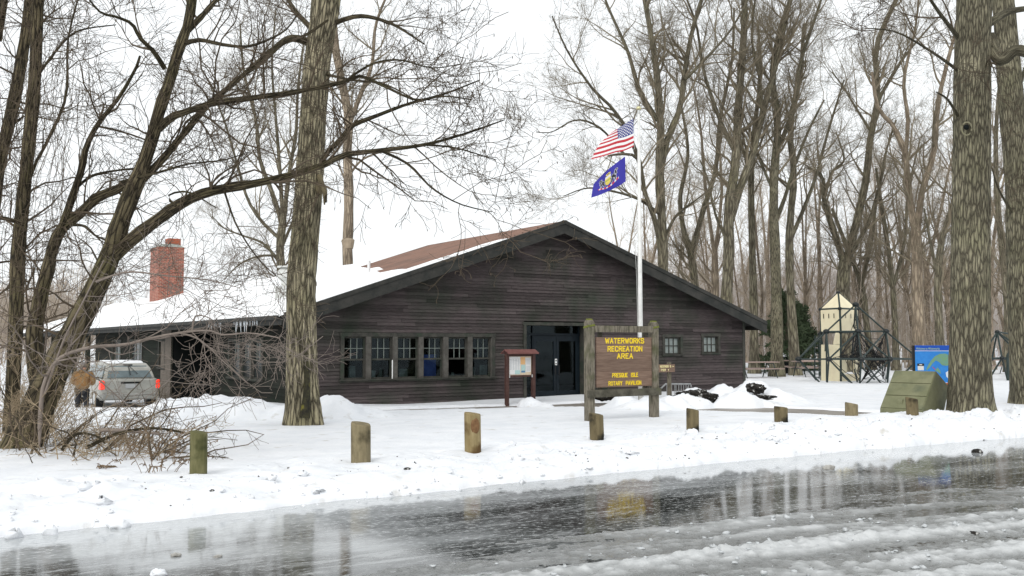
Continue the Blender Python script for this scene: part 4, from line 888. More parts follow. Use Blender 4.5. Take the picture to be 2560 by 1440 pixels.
# ------------------------------------------------------------------ blue map sign
BP = P(2284, 1000, 25.0); BP.z = gz(BP.x, BP.y); BR = R(-8)
BS = thing('map_sign', 'blue park map panel with a green curved peninsula half hidden by the big trunk', 'map sign', tuple(BP), BR)
bd_ = Vector((math.cos(BR), math.sin(BR), 0)); bn = Vector((-math.sin(BR), math.cos(BR), 0))
def bw(px, py):
    rr = ray(px, py); q = BP-Vector((0, 0, CAMH)); t = bn.dot(q)/bn.dot(rr); p = Vector((0, 0, CAMH))+rr*t
    return (p-BP).dot(bd_), p.z-BP.z
bw0, bt_ = bw(2287, 863.5); bw1 = bw(2420, 900)[0]; bbz = bw(2300, 956)[1]; hz_ = bw(2300, 876.5)[1]
M['mapblue'] = mat('map blue', (.025, .20, .62), (.04, .26, .68), scale=8, rough=.35); M['mapdark'] = mat('map title blue', (.01, .08, .45), rough=.35); M['mapgreen'] = mat('map green', (.20, .36, .15), (.14, .30, .30), scale=14, rough=.4)
pn = quick('panel', M['mapblue'], BS, lambda m: m.box((bw0, 0, bbz), (bw1, .06, bt_)))
quick('panel_edge', M['black'], BS, lambda m: m.box((bw0-.05, .0, bbz), (bw0-.001, .10, bt_)))
quick('title_band', M['mapdark'], pn, lambda m: m.box((bw0, -.004, hz_), (bw1, -.0005, bt_-.002)))
quick('title_rule', M['white'], pn, lambda m: m.box((bw0, -.006, hz_-.012), (bw1, -.0045, hz_)))
o = lettering('Welcome to Waterworks', (bt_-hz_)*.62, pn, (bw0+.03, -.006, hz_+.025), (math.pi/2, 0, 0), mat('title text', (.35, .5, .35)), ext=.001, align='LEFT', bold=.001)
o.scale.x = (bw(2349, 870)[0]-bw0-.03)/max(v.co.x for v in o.data.vertices)
def land(m):
    f = lambda x, y: bw(2180+x/6.545, 840+y/6.545)
    outer = [(885, 560), (915, 480), (965, 400), (1030, 330), (1110, 292), (1190, 285), (1260, 310), (1320, 370), (1360, 450)]; inner = [(1330, 480), (1290, 440), (1230, 490), (1150, 480), (1090, 420), (1040, 400), (990, 450), (940, 520), (900, 560)]
    m.prism([f(*p) for p in outer+inner], -.004, -.0005)
    m.prism([f(*p) for p in ((1030, 560), (1075, 515), (1110, 560), (1130, 620), (1090, 600))], -.004, -.0005)
quick('map_land', M['mapgreen'], pn, land)
quick('map_shore', mat('map pale', (.7, .75, .8)), pn, lambda m: m.prism([bw(2180+x/6.545, 840+y/6.545) for x, y in ((1205, 600), (1290, 540), (1400, 560), (1400, 760), (1280, 740), (1215, 660))], -.005, -.0005))
f = lambda x, y: bw(2180+x/6.545, 840+y/6.545)
a_, b__ = f(742, 560), f(852, 450); c_ = f(742, 490)
quick('map_inset', [M['black'], M['paper']], pn, lambda m: (m.box((a_[0], -.003, c_[1]), (b__[0], -.0005, b__[1])), setattr(m, 'mi', 1), m.box((a_[0]+.01, -.003, a_[1]), (b__[0]-.01, -.0005, c_[1]-.002)), m.box((a_[0]+.05, -.005, c_[1]+.02), (b__[0]-.05, -.0035, b__[1]-.02))))
quick('map_route', mat('map red', (.5, .08, .15)), pn, lambda m: m.prism([f(*p) for p in ((985, 505), (993, 500), (1040, 545), (1030, 552))], -.005, -.0005))
zo = bw(2370, 988)[1]
quick('lower_panel', mat('orange lower panel', (.55, .13, .05), (.45, .12, .06), scale=6), BS, lambda m: m.box((bw(2362, 970)[0], .0, zo), (bw1, .05, bbz-.01)))
for x in (bw0+.12, bw1-.12): quick('leg', M['black'], BS, lambda m: m.box((x-.04, .061, -.5), (x+.04, .13, bt_-.05)))
# ------------------------------------------------------------------ playground climber
M['tube'] = mat('dark green tubes', (.016, .028, .026), (.03, .045, .042), scale=8, rough=.5, spec=.3); M['node'] = mat('black nodes', (.012, .016, .016), rough=.4); M['creampanel'] = mat('cream plastic panels', (.78, .71, .50), (.70, .62, .43), scale=2, rough=.5)
def climber(name, label, tower=True):
    Yc = 43.0; base = P(2100, 955, Yc); base.z = gz(base.x, base.y)
    root = thing(name, label, 'play structure', tuple(base)); return root, base
CR, CB = climber('play_climber', 'cream tower and dark rope climbing frame on the snow, left of the blue map')
def cp(px, py, dy=0): return P(px, py, 43+dy)-CB
Z3 = lambda x, y: (1980+x/5.54, 720+y/5.54)
# tower: square plan turned 45 deg : front edge in the middle
tw = {}
for nm, (zy) in (('s', 297), ('m', 615), ('l', 985), ('b', 1305)):
    tw[nm] = [cp(*Z3(395 if nm == 's' else 405, zy), 0), cp(*Z3(662 if nm == 's' else 675, zy), -1.1), cp(*Z3(905 if nm != 'b' else 925, zy), 0), cp(*Z3(662 if nm == 's' else 675, zy), 1.1)]
    z = tw[nm][0].z
    for k in range(4): tw[nm][k].z = z
apex = cp(*Z3(640, 65), 0)
def panelq(m, a, b, c, d, t=.04, inset=.06):
    c0 = (a+b+c+d)/4; q = [p+(c0-p)*inset for p in (a, b, c, d)]; n = (q[1]-q[0]).cross(q[3]-q[0]).normalized()*t
    m.hexa([p-n for p in q]+[p+n for p in q])
def tpanels(m):
    for i in range(4):
        j = (i+1) % 4; a, b = tw['s'][i], tw['s'][j]
        c0 = (a+b+apex)/3; q = [p+(c0-p)*.08 for p in (a, b, apex)]; n = (q[1]-q[0]).cross(q[2]-q[0]).normalized()*.03
        k = len(m.v); m.v += [tuple(p-n) for p in q]+[tuple(p+n) for p in q]; m.f += [[k, k+1, k+2], [k+5, k+4, k+3], [k, k+1, k+4, k+3], [k+1, k+2, k+5, k+4], [k+2, k, k+3, k+5]]; m.m += [0]*5
        panelq(m, tw['m'][i], tw['m'][j], tw['s'][j], tw['s'][i], inset=.04)
    panelq(m, tw['b'][0], tw['b'][1], tw['l'][1], tw['l'][0], inset=.03)
    a, b = tw['b'][1], tw['b'][2]; h = (tw['l'][1]-a)
    panelq(m, a, b, b+h*.38, a+h*.38, inset=.02); panelq(m, a+h*.4, a+(b-a)*.3+h*.4, a+(b-a)*.3+h, a+h, inset=.02); panelq(m, a+(b-a)*.72+h*.4, b+h*.4, b+h, a+(b-a)*.72+h, inset=.02)
    a, b = tw['l'][0], tw['l'][1]; h = (tw['m'][0]-a)
    panelq(m, a, b, b+h*.55, a+h*.55, inset=.03); panelq(m, a+(b-a)*.62+h*.55, b+h*.55, b+h*.98, a+(b-a)*.75+h*.98, inset=.01)
tp = quick('tower_panels', M['creampanel'], CR, tpanels, bevel=.02)
def slots(m):
    for i, fr_ in ((0, (.2, .47, .74)), (1, (.25, .55))):
        a, b = tw['s'][i], tw['s'][i+1]; dn = (tw['m'][i]-tw['s'][i]); n = (b-a).cross(dn).normalized(); n = n if n.y < 0 else -n
        for t in fr_:
            p = a+(b-a)*t+n*.055; q = (b-a).normalized()*.025
            m.face([p+dn*.2-q, p+dn*.2+q, p+dn*.4+q, p+dn*.4-q])
quick('panel_slots', M['dark'], tp, slots)
def ttubes(m):
    for nm in tw:
        for i in range(4): m.tube([tw[nm][i], tw[nm][(i+1) % 4]], .045 if nm == 's' else .035, 8)
    for i in range(4):
        m.tube([apex, tw['s'][i]], .04, 8); m.tube([tw['s'][i], tw['m'][i], tw['l'][i], tw['b'][i]-Vector((0, 0, .3))], .045, 8)
quick('tower_frame', M['tube'], CR, ttubes)
N3 = {'A': (880, 230, 1), 'B': (475, 605, -.8), 'C': (915, 600, -1.2), 'D': (1300, 600, -.3), 'B2': (400, 640, 1.2), 'E': (90, 985, -.6), 'F': (510, 985, -2.2), 'F2': (455, 985, .6), 'Gg': (960, 985, -2.4), 'H': (1355, 985, -1.6), 'I': (1760, 985, -.2), 'H2': (830, 970, 1.2), 'J': (480, 1335, -.8), 'J1': (450, 1330, .5), 'K': (930, 1340, -1.6), 'Lq': (1310, 1335, -.8), 'L2': (1290, 1335, .9), 'Mm': (1340, 970, 1.4)}
nd = {k: cp(*Z3(v[0], v[1]), (v[2]-1.3 if v[2] < .45 or k == 'A' else v[2])-(1.1 if k == 'A' else 0)) for k, v in N3.items()}
LK = 'A-B A-C A-D B-C C-D B-E B-F C-F C-Gg C-H D-H D-I D-Gg B-F2 E-F F-Gg Gg-H H-I E-J F-J F-K Gg-K H-K H-Lq Gg-Lq I-Lq B2-E B2-F2 B2-B C-H2 D-Mm Mm-I Mm-H F2-J1 E-J1 E-F2 F2-H2 H2-Mm H2-K Mm-L2 I-L2 B-J A-H2 F2-K H2-L2'.split()
def ctub(m):
    for l in LK:
        a, b = l.split('-'); m.tube([nd[a], nd[b]-Vector((0, 0, .25)) if b in ('J', 'J1', 'K', 'Lq', 'L2') else nd[b]], .036, 7)
quick('climbing_frame', M['tube'], CR, ctub)
def cnod(m):
    for k, p in nd.items():
        if k not in ('J', 'J1', 'K', 'Lq', 'L2'): m.ball(p, .12, 10, 7, (1, 1, .75))
    for nm in ('s', 'm', 'l', 'b'):
        for p in tw[nm]: m.ball(p, .1, 10, 7, (1, 1, .75))
    m.ball(apex, .12, 10, 7, (1, 1, .8))
nn_ = MB(); cnod(nn_)
for k, p in list(nd.items()):
    if k in ('J', 'J1', 'K', 'Lq', 'L2'): continue
    quick('joint', M['node'], CR, lambda m: m.ball(p, .15, 10, 7, (1, 1, .75)), smooth=True)
for p in [apex]+[q for nm in ('s', 'm', 'b') for q in tw[nm][:3]]: quick('joint', M['node'], CR, lambda m: m.ball(p, .10, 10, 7, (1, 1, .75)), smooth=True)
def net(m, hubs, n, seed):
    r = random.Random(seed); hp_ = [nd[h] for h in hubs]; c = sum(hp_, Vector())/len(hp_)
    for i in range(n):
        t1, t2 = r.uniform(.1, .95), r.uniform(.1, .95); a = r.choice(hp_); b = r.choice(hp_)
        p = c+(a-c)*t1; q = c+(b-c)*t2; mid = (p+q)/2+Vector((r.uniform(-.1, .1), r.uniform(-.1, .1), -.08))
        m.tube([p, mid, q], .013, 4, cap=False)
quick('climbing_net', M['black'], CR, lambda m: (net(m, ['A', 'C', 'Gg', 'H', 'F', 'H2', 'K'], 80, 4), net(m, ['C', 'D', 'H', 'Gg', 'K', 'Lq', 'Mm'], 90, 5)))
# ladder left of the tower
la = cp(2030, 780, 2); 
quick('ladder', M['tube'], CR, lambda m: (m.tube([cp(2037, 838, 2), cp(2037, 950, 2)], .03, 6), m.tube([cp(2048, 838, 2), cp(2048, 950, 2)], .03, 6), [m.tube([cp(2037, y, 2), cp(2048, y, 2)], .02, 6) for y in range(845, 950, 9)]))
# second climber behind the right trunk
B2P = P(2500, 960, 44); B2P.z = gz(B2P.x, B2P.y)
C2 = thing('play_climber', 'dark climbing frame with a grey box seen right of the big trunk', 'play structure', tuple(B2P))
c2 = lambda px, py, dy=0: P(px, py, 44+dy)-B2P
n2 = {'a': c2(2493, 830), 'b': c2(2505, 895, -1), 'c': c2(2480, 897, .5), 'd': c2(2560, 897, .3), 'e': c2(2590, 897, -1), 'g': c2(2450, 897, -1), 'h': c2(2520, 955, -.3), 'i': c2(2470, 952, -.6), 'j': c2(2600, 952, -.4), 'k': c2(2548, 838, 1)}
quick('climbing_frame', M['tube'], C2, lambda m: [m.tube([n2[x[0]], n2[x[1]]], .04, 7) for x in 'ab ac ad ae ag bc bd be bg bh bi dj ej gi ak kd cd kh'.split()])
for q in n2.values(): quick('joint', M['node'], C2, lambda m: m.ball(q, .12, 10, 7, (1, 1, .75)), smooth=True)
quick('play_panel', mat('grey panel', (.45, .47, .42), (.38, .4, .36), scale=4), C2, lambda m: m.box(tuple(c2(2531, 892, -.6)), tuple(c2(2552, 858, -.45))), bevel=.03)
quick('support_post', M['tube'], C2, lambda m: m.tube([c2(2520, 965, -1.3), c2(2519, 888, -1.3), c2(2524, 868, -1.3), c2(2532, 862, -1.2)], .06, 8))
# ------------------------------------------------------------------ picnic tables
M['tabletop'] = mat('pinkish grey planks', (.30, .22, .19), (.38, .3, .27), scale=4, rough=.8, island=.1)
def picnic(px, py, Y, rz, lab, L=2.2):
    p = P(px, py, Y); p.z = gz(p.x, p.y)
    t = thing('picnic_table', lab, 'picnic table', tuple(p), rz, 'picnic tables on the snow')
    quick('tabletop', M['tabletop'], t, lambda m: [m.box((-L/2, -.37+.15*k, .72), (L/2, -.235+.15*k, .765)) for k in range(5)])
    for s in (-1, 1): quick('bench_seat', M['tabletop'], t, lambda m: [m.box((-L/2, s*.7-.14+.145*k, .42), (L/2, s*.7-.01+.145*k, .46)) for k in range(2)])
    for x in (-L*.36, L*.36):
        quick('leg', M['tube'], t, lambda m: (m.tube([(x, -.75, -.1), (x, -.3, .70)], .025, 6), m.tube([(x, .75, -.1), (x, .3, .70)], .025, 6), m.tube([(x, -.82, .40), (x, .82, .40)], .022, 6), m.tube([(x, -.3, .69), (x, .3, .69)], .022, 6)))
picnic(1987, 955, 51, R(5), 'picnic table standing on snow in front of the stout trunks, left of the cream tower')
picnic(2032, 955, 47.5, R(8), 'picnic table just left of the base of the cream tower', L=1.9)
picnic(1888, 945, 46, R(15), 'picnic table at the far right corner of the dark building')
picnic(2484, 945, 52, R(5), 'picnic table seen right of the big trunk among the climbing frame')
# trash barrel with snow and rock
tb = P(1969, 935, 53); tb.z = gz(tb.x, tb.y)
t = thing('litter_barrel', 'dark litter barrel topped with snow between two trunks by the picnic table', 'barrel', tuple(tb))
quick('barrel', M['dark'], t, lambda m: m.tube([(0, 0, -.1), (0, 0, .5), (.0, 0, .95)], [.4, .42, .38], 16)); quick('barrel_lid', M['snow'], t, lambda m: m.ball((0, 0, .95), .4, 14, 8, (1, 1, .45)), smooth=True)
# ------------------------------------------------------------------ dark earth clods and snow lumps
M['earth'] = mat('dark wet earth', (.010, .010, .009), (.035, .03, .025), scale=12, rough=.9, bump=.8, c3=(.5, .5, .48), s3=9, lo3=.60, hi3=.66)
def lump(name, lab, cat, px, py, Y, s, m, seed, group=None, kind=None, z=None, nu=40, nv=24, rough=.35):
    p = P(px, py, Y); 
    if z is not None: p.z = z
    r_ = np.random.RandomState(seed); th = np.linspace(0, 2*np.pi, nu, endpoint=False); ph = np.linspace(0.02, np.pi-.02, nv)
    TH_, PH = np.meshgrid(th, ph); x = np.sin(PH)*np.cos(TH_); y = np.sin(PH)*np.sin(TH_); zz = -np.cos(PH)
    k = 1+rough*fbm(x*2.2+seed+zz, y*2.2+zz*1.7, 4, seed % 20, .6)+rough*.6*np.abs(fbm(x*5+zz*3, y*5-zz*2+seed, 3, seed % 13))
    V = np.stack([x*k*s[0], y*k*s[1], zz*k*s[2]], -1).reshape(-1, 3)
    i = (np.arange(nv-1)[:, None]*nu+np.arange(nu)[None, :]); j = (np.arange(nv-1)[:, None]*nu+(np.arange(nu)[None, :]+1) % nu)
    Fq = np.stack([i.ravel(), j.ravel(), (j+nu).ravel(), (i+nu).ravel()], -1)
    o = npmesh(name, V, Fq, m, None, smooth=(s[0] > .3)); o.location = p; return tag(o, lab, cat, group, kind)
lump('earth_clod', 'flat black patch of ploughed earth in the snow pile right of the brown sign', 'earth heap', 1742, 993, 27.7, (.62, .45, .17), M['earth'], 3, rough=.6)
lump('earth_clod', 'black earth lump on the snow pile near the corner of the building', 'earth heap', 1889, 972, 28.1, (.24, .25, .13), M['earth'], 8, rough=.6)
lump('earth_clod', 'long dark earth streak below the lump on the snow pile', 'earth heap', 1893, 993, 27.4, (.36, .2, .07), M['earth'], 15, rough=.8)
lump('earth_clod', 'small dark earth patch low in the snow pile by the path', 'earth heap', 1843, 1005, 27.0, (.16, .15, .07), M['earth'], 21, rough=.6)
lump('earth_clod', 'small dark patch of earth seen under the brown sign', 'earth heap', 1513, 993, 28.5, (.28, .2, .08), M['earth'], 28, rough=.7)
M['dirtysnow'] = mat('dirty ice lump', (.5, .49, .46), (.22, .21, .19), scale=6, rough=.5, bump=.4)
for (px, py, s, lab, mm) in ((2071, 1171, .085, 'grey ice lump on the wet road right of centre', 'dirtysnow'), (2443, 1130, .075, 'dark ice lump on the wet road near the right edge', 'earth'), (1995, 1128, .16, 'large upright grey snow chunk at the road edge', 'dirtysnow'), (2012, 1118, .10, 'black earth lump behind the upright snow chunk at the road edge', 'earth'),
        (490, 1180, .085, 'round snow lump against the foot of the mossy green post', 'snow'), (295, 1314, .1, 'flat snow piece at the road edge lower left', 'snow'), (440, 1388, .045, 'small ice chip on the wet road lower left', 'dirtysnow'), (545, 1391, .035, 'pair like dark ice chip on the road right of the small chip', 'dirtysnow'), (396, 1436, .06, 'white ice chip at the bottom left of the road', 'snow'),
        (531, 1227, .035, 'dark twig end poking from the snowbank left', 'earth'), (1018, 1172, .04, 'dark leaf on the snowbank below the grey post', 'earth'), (2535, 1078, .13, 'dark earth mound at the right end of the snowbank', 'earth'), (2345, 1083, .12, 'black clod on the snowbank before the big right trunk', 'earth'), (2470, 1082, .08, 'small black clod left of the dark mound on the snowbank', 'earth'),
        (1685, 1131, .06, 'small dark clod on the snowbank at the road edge right of centre', 'earth'), (1850, 1123, .06, 'dark bark scraps on the snowbank below the short dark post', 'earth'), (2435, 1334, .05, 'dark leaf on the slush lower right', 'earth'), (1280, 1110, .08, 'snow chunk on the bank below the tan post', 'snow'), (1170, 1195, .09, 'grey snow chunk at the road edge below the tan post', 'dirtysnow'),
        (1496, 1092, .13, 'snow heap at the foot of the dark post before the sign', 'snow'), (1730, 1082, .11, 'snow heap at the foot of the stained post', 'snow')):
    z = .05
    for _ in range(5): p = G(px, py, z); z = max(0, gz(p.x, p.y))+s*.15
    lump('snow_chunk' if mm in ('snow', 'dirtysnow') else 'earth_clod', lab.replace('pair like ', ''), 'snow lump' if mm != 'earth' else 'earth lump', px, py, p.y, (s, s*.9, s*(.6 if s > .05 else .4)), M[mm], int(px) % 97, z=p.z, nu=22, nv=14, rough=.5)
# ------------------------------------------------------------------ car
M['carpaint'] = mat('dirty silver paint', (.40, .40, .36), (.28, .275, .25), scale=2.5, rough=.35, spec=.5, metal=.3, c3=(.3, .29, .26), s3=6)
M['carglass'] = mat('car glass', (.06, .085, .09), (.12, .16, .17), scale=1.5, rough=.12, spec=.7); M['tail'] = mat('tail lamp red', (.75, .03, .02), rough=.2, spec=.6); M['tail'].node_tree.nodes['Principled BSDF'].inputs['Emission Color'].default_value = (1, .05, .02, 1); M['tail'].node_tree.nodes['Principled BSDF'].inputs['Emission Strength'].default_value = .55
CY = 31.5
c0 = P(325, 1021, CY); cz = c0.z
print('car z', cz, gz(c0.x, c0.y))
CAR = thing('parked_car', 'dirty silver hatchback wagon with red tail lamps parked behind the tangled branches', 'car', (c0.x, c0.y, cz), BROT+R(2))
# local x = across, y = forward; rear at y=0
secs = [  # y, half width low, half width belt, z sill, z belt, z roof(top of body there), half width roof
 (0.0, .84, .86, .42, .98, .98, .80), (.05, .90, .91, .36, 1.0, 1.0, .84), (.18, .92, .93, .34, 1.02, 1.06, .80)]
def loft(m, rings):
    n0 = len(m.v); k = len(rings[0])
    for rg in rings: m.v += [tuple(p) for p in rg]
    for i in range(len(rings)-1):
        for j in range(k):
            j2 = (j+1) % k; m.f.append([n0+i*k+j, n0+i*k+j2, n0+(i+1)*k+j2, n0+(i+1)*k+j]); m.m.append(m.mi)
    m.f.append([n0+j for j in range(k)]); m.m.append(m.mi); m.f.append([n0+(len(rings)-1)*k+j for j in range(k)][::-1]); m.m.append(m.mi)
def ring(y, w, z0, z1, b=.09): return [(-w+b, y, z0), (w-b, y, z0), (w, y, z0+b), (w+.01, y, (z0+z1)/2), (w-.02, y, z1-b*.6), (w-b, y, z1), (-w+b, y, z1), (-w+.02, y, z1-b*.6), (-w-.01, y, (z0+z1)/2), (-w, y, z0+b)]
def carbody(m):
    loft(m, [ring(-.02, .80, .40, .90), ring(.0, .88, .34, .94), ring(.12, .93, .27, .96), ring(1.0, .94, .25, .97), ring(3.2, .94, .25, .97), ring(4.0, .92, .27, .93), ring(4.45, .84, .32, .80), ring(4.55, .74, .36, .70)])
    loft(m, [ring(.12, .80, .93, .98, .02), ring(.32, .74, .93, 1.30, .05), ring(.48, .66, .93, 1.45, .06), ring(1.4, .67, .93, 1.50, .07), ring(2.3, .67, .93, 1.47, .06), ring(2.6, .70, .93, 1.30, .05), ring(3.2, .78, .93, .98, .02)])
cb = quick('car_body', M['carpaint'], CAR, carbody, bevel=.012, smooth=False)
quick('rear_window', M['carglass'], CAR, lambda m: m.hexa([(-.70, .10, 1.0), (.70, .10, 1.0), (.66, .16, 1.0), (-.66, .16, 1.0), (-.58, .39, 1.375), (.58, .39, 1.375), (.56, .45, 1.375), (-.56, .45, 1.375)]))
for s in (-1, 1):
    quick('side_window', M['carglass'], CAR, lambda m: m.hexa([(s*.79, .45, 1.0), (s*.79, 2.9, 1.0), (s*.6, 2.9, 1.0), (s*.6, .45, 1.0), (s*.675, .62, 1.38), (s*.675, 2.45, 1.38), (s*.55, 2.45, 1.38), (s*.55, .62, 1.38)]))
    quick('tail_lamp', M['tail'], CAR, lambda m: m.hexa([(s*.93, -.045, .62), (s*.79, -.05, .64), (s*.79, .1, .64), (s*.945, .16, .62), (s*.915, -.03, .93), (s*.80, -.035, .90), (s*.80, .1, .90), (s*.935, .16, .93)]), bevel=.02)
    for y in (.75, 3.65):
        wh = quick('wheel', M['black'], CAR, lambda m: m.tube([(s*.70, y, .32), (s*.72, y, .32), (s*.93, y, .32), (s*.945, y, .32)], [.29, .32, .32, .29], 24))
        quick('rim', M['metal'], wh, lambda m: m.tube([(s*.94, y, .32), (s*.955, y, .32)], [.2, .17], 16))
quick('bumper', mat('grey bumper', (.22, .22, .20), (.3, .3, .28), scale=5, rough=.5), CAR, lambda m: m.hexa([(-.88, -.12, .30), (.88, -.12, .30), (.93, .12, .30), (-.93, .12, .30), (-.86, -.10, .50), (.86, -.10, .50), (.93, .12, .50), (-.93, .12, .50)]), bevel=.03)
quick('number_plate', mat('plate', (.35, .36, .36)), CAR, lambda m: m.box((-.17, -.06, .66), (.17, -.045, .80)))
quick('plate_recess', M['dark'], CAR, lambda m: m.box((-.3, -.044, .81), (.3, -.038, .86)))
quick('rear_wiper', M['black'], CAR, lambda m: (m.tube([(0, .36, 1.40), (.02, .10, 1.08)], .012, 5), m.tube([(0, .34, 1.39), (.25, .16, 1.12)], .01, 5)))
quick('brake_lamp', M['dark'], CAR, lambda m: m.box((-.14, .38, 1.395), (.14, .42, 1.42)))
quick('roof_snow', M['snow'], CAR, lambda m: m.hexa([(-.55, .55, 1.44), (.55, .55, 1.44), (.55, 2.2, 1.46), (-.55, 2.2, 1.46), (-.5, .62, 1.53), (.5, .62, 1.53), (.5, 2.1, 1.54), (-.5, 2.1, 1.54)]), bevel=.02)
for k, s in ((0, 1),): quick('door_mirror', M['carpaint'], CAR, lambda m: (m.ball((-1.02, 2.75, 1.0), .1, 10, 6, (1, .6, .7)), m.ball((1.02, 2.75, 1.0), .1, 10, 6, (1, .6, .7))))
# ------------------------------------------------------------------ person (seen from behind)
def skin(name, pts, edges, mats, parent, root=0, sub=2):
    me = bpy.data.meshes.new(name); me.from_pydata([p[0] for p in pts], edges, []); o = bpy.data.objects.new(name, me); COL.objects.link(o)
    for m_ in mats: me.materials.append(m_)
    md = o.modifiers.new('s', 'SKIN'); sk = me.skin_vertices[0].data
    for i, p in enumerate(pts): sk[i].radius = p[1] if isinstance(p[1], tuple) else (p[1], p[1]); sk[i].use_root = (i == root)
    s = o.modifiers.new('ss', 'SUBSURF'); s.levels = sub; s.render_levels = sub
    md.use_smooth_shade = True
    if parent: o.parent = parent
    return o
PY = 30.0; pp_ = P(205, 1020, PY); pz = P(205, 912, PY).z-1.62
PR = thing('person', 'person seen from behind in tan hooded coat and grey cap beside the car', 'person', (pp_.x, pp_.y, pz), R(10))
M['coat'] = mat('tan canvas coat', (.27, .15, .055), (.19, .10, .04), scale=5, rough=.9, bump=.3, bscale=8); M['trouser'] = mat('dark trousers', (.015, .017, .02), (.03, .03, .033), scale=6, rough=.9); M['skin'] = mat('skin', (.45, .26, .19), rough=.6)
# body: continuous figure in dark cloth/skin, clothing as children
bdp = [((0, 0, .88), (.15, .11)), ((0, 0, 1.1), (.16, .12)), ((0, .02, 1.3), (.18, .12)), ((0, .04, 1.4), (.07, .07)), ((0, .07, 1.47), (.06, .065)), ((0, .09, 1.55), (.085, .10)), ((0, .10, 1.62), (.06, .07)),
       ((-.10, 0, .84), (.085, .085)), ((-.13, .03, .47), (.06, .06)), ((-.14, -.02, .10), (.045, .045)), ((-.15, .13, .04), (.045, .04)),
       ((.10, 0, .84), (.085, .085)), ((.12, .02, .47), (.06, .06)), ((.13, -.03, .10), (.045, .045)), ((.14, .12, .04), (.045, .04)),
       ((-.19, .03, 1.32), (.06, .06)), ((-.25, .02, 1.08), (.05, .05)), ((-.17, .22, 1.0), (.035, .035)), ((-.13, .30, 1.01), (.03, .02)),
       ((.19, .03, 1.32), (.06, .06)), ((.26, .02, 1.08), (.05, .05)), ((.18, .22, 1.0), (.035, .035)), ((.14, .30, 1.01), (.03, .02))]
ed = [(0, 1), (1, 2), (2, 3), (3, 4), (4, 5), (5, 6), (0, 7), (7, 8), (8, 9), (9, 10), (0, 11), (11, 12), (12, 13), (13, 14), (2, 15), (15, 16), (16, 17), (17, 18), (2, 19), (19, 20), (20, 21), (21, 22)]
for s, w_ in ((-1, 18), (1, 22)):
    b0 = len(bdp); bx_, by, bz = bdp[w_][0]
    for k in range(4):
        i0 = len(bdp); ln = (.06, .07, .066, .05)[k]
        bdp += [((bx_+s*-.0+(.018*(k-1.5)), by+.035, bz), (.009, .009)), ((bx_+.02*(k-1.5), by+.035+ln*.6, bz-.01), (.008, .008)), ((bx_+.02*(k-1.5), by+.03+ln*.8, bz-.035), (.007, .007))]
        ed += [(w_, i0), (i0, i0+1), (i0+1, i0+2)]
    i0 = len(bdp); bdp += [((bx_-s*.035, by+.01, bz+.01), (.010, .010)), ((bx_-s*.045, by+.045, bz), (.009, .009))]; ed += [(w_, i0), (i0, i0+1)]
skin('body', bdp, ed, [M['skin']], PR)
skin('coat', [((0, 0, .84), (.21, .16)), ((0, 0, 1.0), (.235, .175)), ((0, .01, 1.18), (.235, .175)), ((0, .03, 1.34), (.2, .15)), ((0, .05, 1.44), (.11, .11)), ((-.22, .03, 1.33), (.095, .095)), ((-.31, .01, 1.10), (.085, .085)), ((-.21, .2, 1.0), (.06, .06)), ((.22, .03, 1.33), (.095, .095)), ((.32, .01, 1.10), (.085, .085)), ((.22, .2, 1.0), (.06, .06))], [(0, 1), (1, 2), (2, 3), (3, 4), (3, 5), (5, 6), (6, 7), (3, 8), (8, 9), (9, 10)], [M['coat']], PR)
skin('hood', [((0, -.05, 1.38), (.13, .06)), ((0, -.07, 1.44), (.12, .055)), ((0, -.04, 1.48), (.09, .05))], [(0, 1), (1, 2)], [M['coat']], PR)
skin('trousers', [((0, 0, .86), (.16, .13)), ((-.11, 0, .78), (.11, .11)), ((-.13, .03, .47), (.085, .085)), ((-.14, -.02, .12), (.07, .07)), ((.11, 0, .78), (.11, .11)), ((.12, .02, .47), (.085, .085)), ((.13, -.03, .12), (.07, .07))], [(0, 1), (1, 2), (2, 3), (0, 4), (4, 5), (5, 6)], [M['trouser']], PR)
for s in (-1, 1): skin('boot', [((s*.135, -.05, .06), (.055, .06)), ((s*.14, .06, .05), (.055, .045)), ((s*.145, .17, .04), (.045, .035))], [(0, 1), (1, 2)], [M['black']], PR)
quick('cap', mat('grey cap', (.16, .14, .13), (.11, .1, .09), scale=12), PR, lambda m: (m.ball((0, .09, 1.60), .115, 16, 10, (.95, 1.1, .75)), m.hexa([(-.08, .18, 1.57), (.08, .18, 1.57), (.06, .28, 1.56), (-.06, .28, 1.56), (-.08, .18, 1.585), (.08, .18, 1.585), (.06, .28, 1.57), (-.06, .28, 1.57)])), smooth=True)
